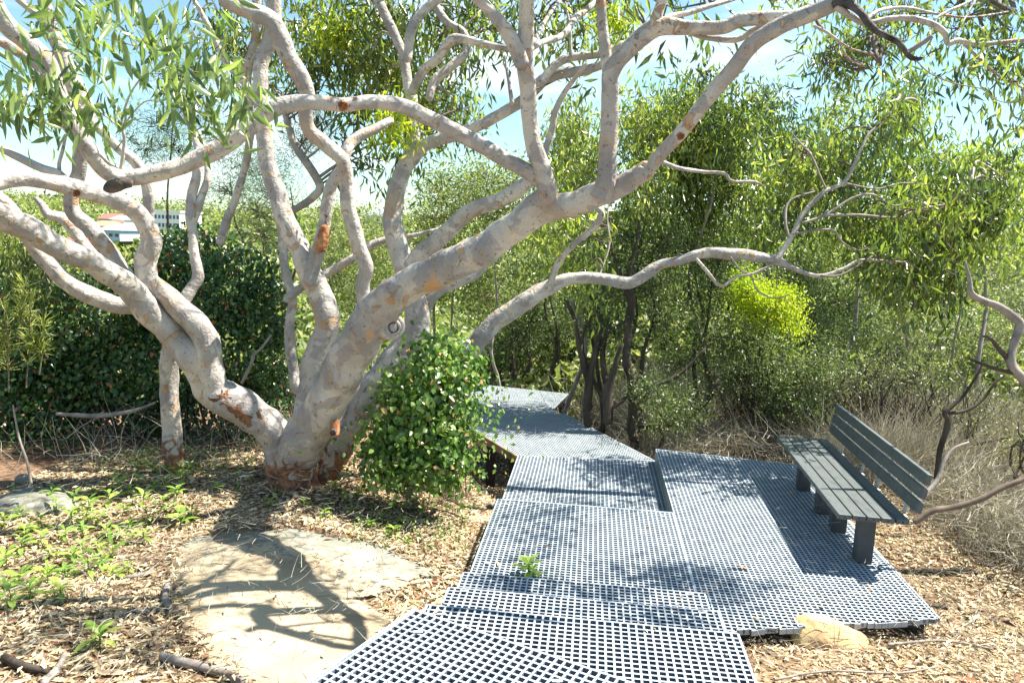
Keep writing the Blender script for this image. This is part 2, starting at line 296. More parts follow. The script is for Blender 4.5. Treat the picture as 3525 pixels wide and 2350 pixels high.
HILL = noisemat('hill_scrub', [(.35, (.07, .10, .04)), (.5, (.13, .17, .07)), (.65, (.24, .25, .12))], .15, bump=0)
# ------------------------------------------------------------ terrain
def sm(a, b, x): t = np.clip((x-a)/(b-a), 0, 1); return t*t*(3-2*t)
def hgt(x, y):
    x = np.asarray(x, float); y = np.asarray(y, float)
    h = -.2+.20*np.clip(4.9-y, 0, 6)
    h = h+.12*sm(-.9, -1.8, x)*sm(3., 5, y)
    ctr = sm(-.9, -.3, x)*sm(3.2, 1.7, x)
    drop = ctr*np.clip(y-6.3, 0, 3)*.2+(1-ctr)*np.clip(y-8.2, 0, 4)*.09
    far = np.clip(y-9, 0, 31)*.085+np.clip(y-40, 0, 60)*.08
    back = sm(100, 190, y)*10.5 + sm(190, 420, y)*6
    und = .03*np.sin(x*2.1+1)*np.cos(y*1.7)+.012*np.sin(x*7.3)*np.sin(y*6.1+2)
    hill = sm(30, 70, y)*2.2*np.sin(x*.02+.8)
    return h-drop-far+back+und+hill
ys = np.concatenate([np.arange(-3, 12, .12), np.arange(12, 40, .7), np.arange(40, 460, 8), [600, 900, 1500]])
xs_ = np.concatenate([[-1500, -700], np.arange(-400, -40, 12), np.arange(-40, -8, 1.2), np.arange(-8, 8, .14), np.arange(8, 40, 1.2), np.arange(40, 400, 12), [700, 1500]])
X, Y = np.meshgrid(xs_, ys); Z = hgt(X, Y); nx = len(xs_); ny = len(ys)
V = np.stack([X, Y, Z], -1).reshape(-1, 3); I = (np.arange(ny-1)[:, None]*nx+np.arange(nx-1)).ravel()
T = np.concatenate([np.stack([I, I+1, I+nx+1], 1), np.stack([I, I+nx+1, I+nx], 1)])
far = V[T[:, 0], 1] > 12
o = trimesh('ground', V, T[~far], np.zeros((~far).sum()), SOIL, kind='structure', smooth=True)
o = trimesh('hills', V, T[far], np.zeros(far.sum()), HILL, kind='structure', smooth=True)
# ------------------------------------------------------------ boardwalk
cA, sA = math.cos(rad(6)), math.sin(rad(6))
def U(u, d, z=0.): return np.array([u*cA+d*sA, -u*sA+d*cA, z])
def clip(poly, p, dr):      # interval of line p + t*dr inside convex polygon
    t0, t1 = -1e9, 1e9; n = len(poly); area = sum(poly[i][0]*poly[(i+1) % n][1]-poly[(i+1) % n][0]*poly[i][1] for i in range(n))
    for i in range(n):
        a = np.array(poly[i][:2]); b = np.array(poly[(i+1) % n][:2]); e = b-a; nn = np.array([-e[1], e[0]])*(1 if area > 0 else -1)
        dn = nn@dr; dist = nn@(p-a)
        if abs(dn) < 1e-9:
            if dist < 0: return None
        elif dn > 0: t0 = max(t0, -dist/dn)
        else: t1 = min(t1, -dist/dn)
    return (t0, t1) if t1-t0 > .01 else None
def grating(parent, poly, z, ang=6., pitch=.04, mat=GRATE, border=True, plane=None):
    """moulded grating: two sets of deep bars; plane = optional slope function z(x,y)"""
    mb = MB(); P = [np.array(p[:2], float) for p in poly]; dp = .028
    zf = plane or (lambda x, y: z)
    for k, a in enumerate((ang, ang-90)):
        dr = np.array([math.sin(rad(a)), math.cos(rad(a))]); nr = np.array([dr[1], -dr[0]])
        s = [p@nr for p in P]; n0 = math.ceil((min(s)+.004)/pitch)
        hw = .0052 if k == 0 else .0056; top = 0 if k == 0 else -.0015
        for i in range(n0, int((max(s)-.004)/pitch)+1):
            q = clip(P, nr*i*pitch, dr)
            if q is None: continue
            a0 = nr*i*pitch+dr*q[0]; a1 = nr*i*pitch+dr*q[1]
            A = np.array([a0[0], a0[1], zf(*a0)+top-dp/2]); B = np.array([a1[0], a1[1], zf(*a1)+top-dp/2])
            mb.box((A+B)/2, (B-A)/2, np.array([nr[0], nr[1], 0])*hw, (0, 0, dp/2))
    if border:
        for i in range(len(P)):
            a0 = P[i]; a1 = P[(i+1) % len(P)]; e = (a1-a0)/np.linalg.norm(a1-a0); nr = np.array([-e[1], e[0]])
            A = np.array([a0[0], a0[1], zf(*a0)+.001-dp/2]); B = np.array([a1[0], a1[1], zf(*a1)+.001-dp/2])
            mb.box((A+B)/2, (B-A)/2, np.array([nr[0], nr[1], 0])*.006, (0, 0, dp/2+.0005))
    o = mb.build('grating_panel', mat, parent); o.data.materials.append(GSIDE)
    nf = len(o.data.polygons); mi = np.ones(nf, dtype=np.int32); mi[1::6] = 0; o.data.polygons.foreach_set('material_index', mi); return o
def beam(parent, a, b, h=.10, wd=.04, mat=POST, name='bearer'):
    a = np.array(a, float); b = np.array(b, float); e = unit(b-a); nr = np.array([-e[1], e[0], 0])
    mb = MB(); mb.box((a+b)/2-np.array([0, 0, h/2]), (b-a)/2, nr*wd/2, (0, 0, h/2)); return mb.build(name, mat, parent)
def post(parent, x, y, z1, r=.045, mat=POST):
    z0 = float(hgt(x, y))-.1; mb = MB(); mb.box((x, y, (z0+z1)/2), (r, 0, 0), (0, r, 0), (0, 0, (z1-z0)/2)); return mb.build('post', mat, parent)
def deck(name, label, cat, poly, z, panels, group, posts=True, **k):
    c = np.mean([p[:2] for p in poly], axis=0); e = empty(name, (c[0], c[1], z), label, cat, group)
    for pn in panels: grating(e, pn, z, **k)
    for i in range(len(poly)):
        a = poly[i][:2]; b = poly[(i+1) % len(poly)][:2]; cc = np.array(c); a2 = np.array(a)+(cc-a)*.06; b2 = np.array(b)+(cc-b)*.06
        beam(e, (a2[0], a2[1], z-.040), (b2[0], b2[1], z-.040), h=.07 if z < .05 else .06)
    if len(poly) == 4 and z > -.2:
        A_, B_, C_, D_ = [np.array(p[:2], float) for p in poly]
        for i in range(2):
            for j in range(4 if np.linalg.norm(D_-A_) > 1 else 2):
                uu_ = .06+.88*i; vv_ = .06+.88*j/max(1, (3 if np.linalg.norm(D_-A_) > 1 else 1)); q_ = (A_*(1-uu_)+B_*uu_)*(1-vv_)+(D_*(1-uu_)+C_*uu_)*vv_
                mb = MB(); mb.box((q_[0], q_[1], z+.0035), (.022, .003, 0), (-.001, .009, 0), (0, 0, .0018)); mb.tube([(q_[0], q_[1], z+.004), (q_[0], q_[1], z+.008)], [.006, .005], 6); mb.build('fixing_clip', GALV, e)
    if posts:
        for p in poly:
            q = np.array(p[:2])+(np.array(c)-p[:2])*.1; post(e, q[0], q[1], z-.045)
    return e
def rect(u0_, u1_, d0, d1): return [U(u0_, d0), U(u1_, d0), U(u1_, d1), U(u0_, d1)]
GD = 'grating decks and treads of the boardwalk'
deck('boardwalk_deck', 'flat grey grating deck between the steps and the bench platform, sprout growing through it', 'walkway', rect(-.758, .832, 4.42, 6.53), 0, [rect(-.758, .832, 4.42, 6.53)], GD)
pl = [U(.842, 4.47), U(2.425, 4.93), U(2.40, 8.34), U(.85, 8.585)]
pe = deck('bench_platform', 'raised grey grating platform that carries the bench', 'platform', pl, 0, [pl], GD, border=False)
for a, b in ((pl[1], pl[2]), (pl[2], pl[3]), (pl[3], pl[0])):
    beam(pe, (a[0], a[1], .001), (b[0], b[1], .001), h=.038, wd=.01, mat=GRATE, name='edge_bar')
beam(pe, U(.845, 6.54, -.004), U(.85, 8.58, -.004), h=.15, wd=.012, mat=FASC, name='fascia')
# notched saw-cut front edge of the platform
mb = MB(); a = pl[0]; b = pl[1]; nseg = 34; rg = random.Random(3)
for i in range(nseg):
    t0 = i/nseg; t1 = (i+1)/nseg; off = rg.choice([0, .0, .012, .02]); A = a+(b-a)*t0-np.array([0, off-.01, 0]); B = a+(b-a)*t1-np.array([0, off-.01, 0])
    mb.box((A+B)/2+np.array([0, 0, -.0215]), (B-A)/2*.93, (0, .004, 0), (0, 0, .018))
mb.build('cut_edge', GRATE_D, pe)
deck('boardwalk_deck', 'sunken grey grating deck one step below, beside the platform wall', 'walkway', rect(-.757, .835, 6.5, 8.5), -.15, [[U(-.757, 6.5), U(.835, 6.5), U(.845, 8.62), U(-.757, 8.43)]], GD)
deck('step_tread', 'lowest narrow grating step above the deck with the sprout', 'step', rect(-.757, .84, 4.10, 4.678), .15, [rect(-.757, .84, 4.10, 4.678)], GD, posts=False)
deck('step_tread', 'second narrow grating step from the bottom of the stair', 'step', rect(-.758, .83, 3.58, 4.153), .30, [rect(-.758, .83, 3.58, 4.153)], GD, posts=False)
deck('step_tread', 'wide third grating step partly covered by the slanted top landing', 'step', rect(-.78, .835, 2.2, 3.643), .45, [rect(-.78, .835, 2.2, 3.643)], GD, posts=False)
A27 = 28.3; la = np.array([math.sin(rad(A27)), math.cos(rad(A27))]); lb = np.array([la[1], -la[0]]); ap = np.array([-.429, 3.369])
land = [ap, ap-la*2.6, ap-la*2.6+lb*2.4, ap+lb*2.4]; land = [np.array([p[0], p[1], 0]) for p in land]
deck('boardwalk_landing', 'slanted grating landing in the foreground with large square openings', 'landing', land, .60, [land], GD, posts=False, ang=A27)
# far decks, going down behind the vine mound
p3 = [on(1191, 1046, -.15), on(1506, 1058, -.15), on(1296, 949, -.15), on(1060, 958, -.15), on(1060, 968, -.15)]
e3 = deck('boardwalk_deck', 'long shaded grating deck turning left beyond the platform', 'walkway', p3, -.154, [p3], GD, ang=-31, mat=GRATE_D)
beam(e3, p3[0]-np.array([.02, -.0, .0]), p3[4]-np.array([.02, 0, .0]), h=.09, wd=.03, mat=TIMB, name='side_board')
for t in (.12, .5, .85):
    q = p3[0]+(p3[4]-p3[0])*t; post(e3, q[0]+.05, q[1]+.1, -.25, .06)
p4 = [on(1060, 963, -.3), on(1285, 955, -.3), on(1251, 920, -.3), on(1060, 915, -.3)]
deck('boardwalk_deck', 'dark shaded grating deck below the long one, its bars running away', 'walkway', p4, -.3, [p4], GD, ang=-24, mat=GRATE_D)
p5 = [on(1060, 935, -.42), on(1272, 937, -.42), on(1305, 904, -.42), on(1060, 878, -.42)]
e5 = deck('boardwalk_deck', 'farthest sunlit grating deck in front of the dark thicket', 'walkway', p5, -.42, [p5], GD, ang=42, mat=GRATE_D)
# ------------------------------------------------------------ bench
bo = np.array([2.507, 5.344, 0]); an = rad(8.2); ba = np.array([math.sin(an), math.cos(an), 0]); bb = np.array([ba[1], -ba[0], 0]); bz = np.array([0, 0, 1.])
be = empty('park_bench', bo+ba*1.13+bb*.25, 'dark grey slatted bench with backrest on the grating platform', 'bench')
def BP(a, b, z): return bo+ba*a+bb*b+bz*z
def rbox(name, c, ax, ay, az, mat, parent, bev=.006):
    mb = MB(); mb.box(c, ax, ay, az); ob = mb.build(name, mat, parent); md = ob.modifiers.new('b', 'BEVEL'); md.width = bev; md.segments = 2; return ob
LEN = 2.29
for i in range(5):
    rbox('seat_slat', BP(LEN/2, .047+i*.103, .420), ba*LEN/2, bb*.0465, bz*.02, SLAT, be)
    h = MB(); h.tube([BP(-.0015, .047+i*.103, .420), BP(.003, .047+i*.103, .420)], [.008, .008], 8); ho = h.build('bolt_hole', POST, be)
lean = unit(bz+bb*.16); ln = np.cross(ba, lean)
for i in range(3):
    c = BP(LEN/2+.04, .555, .498)+lean*(.045+i*.110)
    rbox('back_slat', c, ba*(LEN/2+.05), ln*.02, lean*.0425, SLAT, be)
for i, t in enumerate((.22, .83, 1.26, 1.89)):
    rbox('leg', BP(t, (.275, .255, .235, .21)[i], .193), ba*.052, bb*.062, bz*.193, SLATB, be, .008)
    rbox('seat_bracket', BP(t+.058, .27, .383), ba*.005, bb*.22, bz*.016, GALV, be, .002)
    rbox('front_bracket', BP(t-.06, .09, .372), ba*.004, bb*.05, bz*.022, GALV, be, .002)
    rbox('back_bracket', BP(t, .567, .58)+ln*.0, ba*.028, ln*.004, lean*.165, GALV, be, .002)
    rbox('back_brace', BP(t, .52, .394), ba*.028, bb*.045, bz*.005, GALV, be, .001)
# ------------------------------------------------------------ rocks
def slab(name, outline, ctr, z, dome, label, cat, mat, seed=1, group=None, lump=.02):
    def tz(x, y):
        p = on(x, y, z)
        for _ in range(12): p = on(x, y, float(hgt(p[0], p[1]))+.02)
        return p
    P = np.array([tz(x, y) for x, y in outline]); c = tz(*ctr)
    # densify outline
    Q = []
    n = len(P)
    for i in range(n):
        a, b, c2, d = P[i-1], P[i], P[(i+1) % n], P[(i+2) % n]
        for k in range(6):
            t = k/6; Q.append(.5*((2*b)+(-a+c2)*t+(2*a-5*b+4*c2-d)*t*t+(-a+3*b-3*c2+d)*t**3))
    Q = np.array(Q); m_ = len(Q); rg = np.random.default_rng(seed); ph = rg.uniform(0, 6, 8)
    Q = Q+np.stack([.02*np.sin(np.arange(m_)*1.7+ph[0]), .02*np.sin(np.arange(m_)*2.3+ph[1]), np.zeros(m_)], 1)
    ts = [1.05, 1.015, .985, .94, .87, .78, .67, .55, .42, .28, .14]
    V = []
    for j, t in enumerate(ts):
        q = c+(Q-c)*t; tt = min(t, 1)
        zz = hgt(q[:, 0], q[:, 1])+.0+dome*(1-tt**6)+(-.15 if j == 0 else -.05 if j == 1 else 0)
        q = q.copy(); q[:, 2] = zz+lump*(np.sin(q[:, 0]*3.1+ph[2])*np.cos(q[:, 1]*2.7+ph[3])+.4*np.sin(q[:, 0]*9+ph[4])*np.sin(q[:, 1]*8+ph[5]))*(t < .99)
        V.append(q)
    V = np.concatenate(V+[np.array([[c[0], c[1], float(hgt(c[0], c[1]))+.01+dome]])]); f = []
    for j in range(len(ts)-1):
        for i in range(m_):
            k = (i+1) % m_; f.append((j*m_+i, j*m_+k, (j+1)*m_+k, (j+1)*m_+i))
    for i in range(m_): f.append(((len(ts)-1)*m_+i, (len(ts)-1)*m_+(i+1) % m_, len(V)-1))
    mb = MB(); mb.add(V, f); o = mb.build(name, mat, smooth=True); tag(o, label, cat, group); return o, Q
_, RQ = slab('flat_rock', [(398, 1290), (420, 1240), (520, 1212), (640, 1203), (760, 1215), (880, 1252), (965, 1287), (1018, 1306), (985, 1328), (900, 1348), (852, 1352), (868, 1385), (925, 1420), (900, 1470), (800, 1560), (690, 1640), (560, 1580), (455, 1500), (405, 1400)], (660, 1390), .0, .045,
     'large pale sandstone slab with grey lichen beside the steps', 'rock', ROCK)
slab('flat_rock', [(-20, 1165), (20, 1132), (80, 1120), (140, 1128), (180, 1150), (165, 1172), (90, 1178), (20, 1180)], (80, 1150), -.08, .09, 'small lichen-spotted rock half hidden among seedlings at the left edge', 'rock', ROCK, 4)
def boulder(name, c, s, label, mat, seed, rot=0):
    import bmesh
    bm = bmesh.new(); bmesh.ops.create_icosphere(bm, subdivisions=4, radius=1); rg = np.random.default_rng(seed); ks = rg.normal(0, 1, (7, 3)); ph = rg.uniform(0, 6, 7)
    pl_ = unit(rg.normal(0, 1, (9, 3))); dl = rg.uniform(.4, .8, 9)
    for v in bm.verts:
        p = np.array(v.co); 
        for n_, d_ in zip(pl_, dl):
            q = p@n_
            if q > d_: p = p-n_*(q-d_)*.97
        p = p*(1+.05*sum(math.sin(k@p*2.2+h) for k, h in zip(ks, ph))/2)
        p = p*np.array(s); p[2] *= 1-.45*p[0]/s[0] if p[2] > 0 else 1; p = np.array([p[0]*math.cos(rot)-p[1]*math.sin(rot), p[0]*math.sin(rot)+p[1]*math.cos(rot), p[2]]); v.co = p+np.array(c)
    me = bpy.data.meshes.new(name); bm.to_mesh(me); me.polygons.foreach_set('use_smooth', [True]*len(me.polygons)); o = link(name, me, mat=mat); tag(o, label, 'rock'); return o
q = on(1918, 1505, -.15)
import bmesh
bm = bmesh.new()
for p in [(-.27, -.14, -.06), (.30, -.14, -.06), (.36, .1, -.06), (-.25, .16, -.06), (-.27, -.13, .05), (-.22, .03, .19), (-.17, -.03, .20), (-.03, -.05, .135), (-.04, .11, .165), (.13, -.10, .095), (.31, -.02, .055), (.22, .1, .09), (-.1, -.15, .06), (.05, -.15, .05), (-.27, .08, .12)]: bm.verts.new(p)
rr_ = bmesh.ops.convex_hull(bm, input=list(bm.verts)); bmesh.ops.triangulate(bm, faces=bm.faces)
bmesh.ops.subdivide_edges(bm, edges=list(bm.edges), cuts=3, use_grid_fill=True, smooth=.25); rg_ = random.Random(4)
for v in bm.verts:
    c_ = v.co; k_ = .010*math.sin(c_.x*31+c_.y*17)+.009*math.sin(c_.z*47+c_.x*19)+rg_.uniform(-.003, .003)
    dn = .022*math.exp(-((c_.x-.0-.4*c_.y)/.02)**2); v.co = v.co*(1+k_*3)-Vector((0, 0, dn if c_.z > .03 else 0))
    v.co *= .8; v.co += Vector((float(q[0]), float(q[1])+.14, float(q[2])+.03))
me = bpy.data.meshes.new('yellow_stone'); bm.to_mesh(me); o = link('yellow_stone', me, mat=YROCK); me.polygons.foreach_set('use_smooth', [True]*len(me.polygons)); md = o.modifiers.new('b', 'SUBSURF'); md.levels = md.render_levels = 1
tag(o, 'angular yellow sandstone lump in front of the platform edge', 'rock')
q = on(58, 1105, -.05); boulder('white_stone', q, (.1, .07, .06), 'small whitish stone at the left edge below the dark vines', ROCK, 5)
MT_REF = [None]; ANCH = {}
# ------------------------------------------------------------ tree limbs
def limb(parent, pts, d0, d1, dm=None, name='limb', mat=BARK, sides=14, lump=.05, res=6, seed=0):
    P = np.array([p[:2] for p in pts], float); Wd = np.array([p[2] for p in pts], float)*(.93 if parent is MT_REF[0] else 1.); n = len(pts)
    s = np.concatenate([[0], np.cumsum(np.linalg.norm(np.diff(P, axis=0), axis=1))]); s /= s[-1]
    D = np.interp(s, [0, 1], [d0, d1]) if dm is None else np.interp(s, [0, .5, 1], [d0, dm, d1])
    P3 = at(P[:, 0], P[:, 1], D); R = Wd*D/F/2
    ANCH.setdefault(parent.name, []).append(spline(P3, R, 6)[0])
    mb = MB(); mb.tube(P3, R, sides, lump*1.5, seed or int(P.sum()) % 9999, res=res); o = mb.build(name, mat, parent, smooth=True)
    return o
mt_base = on(665, 1105, -.1)
MT = empty('gum_tree', mt_base, 'large smooth pale-barked gum tree forking into many twisting limbs over the slab', 'tree'); MT_REF[0] = MT
# trunk foot
limb(MT, [(668, 1150, 120), (662, 1115, 100), (655, 1070, 98), (640, 1020, 86), (618, 975, 80), (560, 938, 86), (500, 905, 84), (468, 868, 72), (440, 820, 72), (388, 762, 64), (330, 700, 62), (288, 655, 60), (215, 605, 58), (140, 570, 56), (70, 530, 60), (0, 495, 62), (-90, 455, 62)], 7.3, 5.2, 6.7, name='trunk', sides=20, lump=.06)
limb(MT, [(682, 1140, 104), (684, 1085, 98), (685, 1035, 104), (720, 975, 106), (765, 900, 102), (800, 830, 98), (842, 752, 98), (890, 690, 94), (950, 650, 84), (1050, 602, 80), (1130, 560, 78), (1195, 512, 76), (1240, 485, 68), (1310, 472, 62), (1370, 447, 60), (1430, 425, 52), (1482, 393, 42)], 7.3, 4.9, 5.9, sides=20, lump=.06, name='trunk')
limb(MT, [(722, 1120, 84), (745, 1080, 76), (770, 1035, 76), (805, 965, 82), (855, 900, 84), (905, 840, 86), (945, 790, 78), (960, 740, 62), (953, 690, 58), (938, 640, 56), (915, 570, 52), (902, 500, 46), (910, 440, 44), (930, 385, 42), (950, 330, 34), (950, 285, 28), (948, 235, 26), (938, 204, 24), (928, 136, 24), (914, 95, 24), (884, 34, 24), (855, -30, 24)], 7.5, 7.6, 7.6, sides=16, name='trunk')
limb(MT, [(620, 985, 86), (640, 1005, 80), (665, 990, 60)], 7.2, 7.2)
limb(MT, [(690, 985, 55), (700, 955, 60), (712, 900, 62), (718, 840, 60), (738, 790, 60), (752, 735, 60), (738, 680, 58), (712, 630, 58), (690, 575, 54), (662, 520, 50), (641, 460, 44), (622, 400, 42), (608, 330, 40), (601, 260, 38), (598, 200, 36), (602, 140, 34), (622, 90, 36), (630, 30, 38), (628, -40, 38)], 7.35, 6.9)
limb(MT, [(712, 650, 40), (722, 600, 36), (735, 562, 32), (745, 510, 28), (752, 460, 30), (765, 420, 30), (788, 385, 30)], 7.1, 7.0)
limb(MT, [(735, 575, 28), (742, 545, 30), (746, 520, 20)], 6.95, 6.93, mat=RUST, name='bark_scar')
# upward limb off the left one
limb(MT, [(500, 905, 60), (482, 860, 66), (478, 800, 68), (458, 752, 62), (410, 705, 56), (368, 668, 48), (340, 640, 48), (336, 597, 52), (346, 550, 50), (332, 510, 48), (300, 477, 45), (240, 450, 44), (175, 433, 42), (110, 418, 38), (50, 410, 38), (0, 418, 42), (-80, 440, 44)], 6.9, 5.4, 6.5)
limb(MT, [(412, 712, 34), (437, 665, 28), (455, 635, 28), (448, 590, 25), (443, 540, 24), (437, 500, 24), (441, 450, 24), (452, 400, 22), (455, 345, 20), (442, 300, 18), (425, 250, 18), (405, 195, 16), (385, 140, 14), (372, 80, 10)], 6.9, 7.2, sides=10)
limb(MT, [(443, 510, 20), (462, 455, 20), (478, 405, 18), (470, 350, 14), (455, 300, 10)], 7.0, 7.2, sides=10)
# elbow and uprights off the right one
limb(MT, [(1180, 520, 60), (1222, 478, 58), (1258, 445, 54), (1246, 400, 50), (1228, 340, 44), (1217, 280, 40), (1212, 200, 40), (1205, 130, 42), (1208, 60, 38), (1210, 0, 38), (1214, -70, 36)], 5.35, 4.5)
limb(MT, [(1200, 150, 36), (1186, 112, 38), (1160, 66, 34), (1125, 27, 30), (1095, -5, 30), (1050, -50, 28)], 4.75, 4.5)
limb(MT, [(1255, 430, 44), (1228, 402, 40), (1180, 378, 38), (1120, 342, 38), (1060, 310, 38), (1000, 278, 38), (930, 247, 38), (860, 234, 36), (790, 240, 35), (720, 236, 37), (660, 240, 40), (612, 258, 44), (560, 300, 46), (500, 342, 46), (440, 372, 44), (380, 394, 42), (320, 405, 40), (268, 410, 38)], 5.2, 4.4, 4.6)
limb(MT, [(285, 412, 40), (262, 402, 42), (236, 382, 44), (200, 340, 44), (166, 288, 46), (140, 235, 46), (118, 180, 46), (105, 140, 44), (62, 97, 44), (22, 62, 44), (-8, 20, 42), (-30, -40, 40)], 4.4, 3.9)
limb(MT, [(300, 418, 26), (272, 422, 34), (252, 430, 26), (240, 436, 12)], 4.36, 4.3, mat=CHAR, name='dead_stub', lump=.3)
limb(MT, [(1378, 455, 50), (1390, 420, 52), (1396, 370, 46), (1399, 320, 44), (1400, 260, 42), (1401, 210, 42), (1404, 165, 44), (1436, 122, 44), (1478, 82, 48), (1520, 62, 46), (1590, 64, 34), (1660, 62, 32), (1700, 48, 34), (1760, 42, 32), (1820, 38, 30), (1870, 20, 30)], 5.0, 4.3)
limb(MT, [(1402, 190, 30), (1392, 130, 28), (1384, 60, 26), (1380, 0, 25), (1376, -60, 24)], 4.85, 4.7)
limb(MT, [(1500, 70, 30), (1512, 30, 26), (1528, -10, 24), (1550, -60, 22)], 4.6, 4.5)
limb(MT, [(1470, 405, 30), (1500, 378, 34), (1530, 340, 34), (1570, 297, 34), (1622, 232, 36), (1680, 162, 38), (1728, 102, 40), (1790, 62, 42), (1870, 28, 42), (1920, 5, 38), (1975, -40, 34)], 4.9, 4.0)
CS = limb(MT, [(1462, 402, 44), (1480, 394, 43)], 4.87, 4.84)
def disc(parent, c, n, r, mat, name, jag=.04, asp=1.):
    n = unit(np.array(n)); a = unit(np.cross(n, [0, 0, 1])); b = np.cross(n, a); mb = MB()
    for j, (rr, z) in enumerate(((r, 0), (r*.8, .004), (r*.45, -.003))): pass
    V = [c+n*.02]
    for rr, z in ((.45, .012), (.8, .02), (1, .012), (1.06, -.01)):
        for k in range(20): t = k/20*6.283; V.append(c+n*z*(1+jag*4*math.sin(t*4+rr*9))+(a*math.cos(t)*asp+b*math.sin(t))*r*rr*(1+jag*math.sin(3*t+rr*4)+jag*.7*math.sin(5*t+rr*2)+jag*.4*math.sin(9*t)))
    f = [(0, 1+k, 1+(k+1) % 20) for k in range(20)]
    for j in range(3): f += [(1+j*20+k, 1+(j+1)*20+k, 1+(j+1)*20+(k+1) % 20, 1+j*20+(k+1) % 20) for k in range(20)]
    mb.add(V, f); return mb.build(name, mat, parent)
pc = at(1483, 392, 4.84); disc(MT, pc, (at(1483, 392, 4.84)-at(1455, 407, 5.0))+np.array([0, -.12, 0]), .062, CUT, 'cut_face')
# knot with swirled collar
kb = at(898, 750, 6.17); kn = unit(CAM-kb)*1.0+np.array([.35, 0, -.1]); kn = unit(kn)
mb = MB(); a = unit(np.cross(kn, [0, 0, 1])); b = np.cross(kn, a)
for R_, r_, off in ((.082, .028, .03), (.055, .02, .045)):
    cc = [kb+kn*off+(a*math.cos(t)+b*math.sin(t))*R_ for t in np.linspace(0, 6.283, 25)]; mb.tube(cc, [r_]*25, 8, .1, cap=False)
mb.tube([kb-kn*.12, kb+kn*.0, kb+kn*.035], [.13, .105, .085], 16, .05); mb.build('knot_collar', BARK, MT, smooth=True)
disc(MT, kb+kn*.05, kn, .05, CHAR, 'knot_hollow')
limb(MT, [(772, 985, 12), (770, 970, 22), (768, 1000, 20)], 6.62, 6.55, mat=RUST, name='broken_stub', lump=.15)
disc(MT, at(765, 992, 6.5), (0.1, -1, -.1), .03, CHAR, 'stub_hollow')
for (x, y, dd, r) in ((788, 243, 4.5, .03), (176, 443, 5.68, .027), (1563, 313, 4.6, .024)):
    pc = at(x, y, dd); n_ = unit(CAM-pc); disc(MT, pc-n_*(.03 if r > .034 else 0), n_, r, WOUND if r > .034 else RUST, 'bark_wound', jag=.2 if r > .034 else .08, asp=1.5 if r > .034 else 1.)
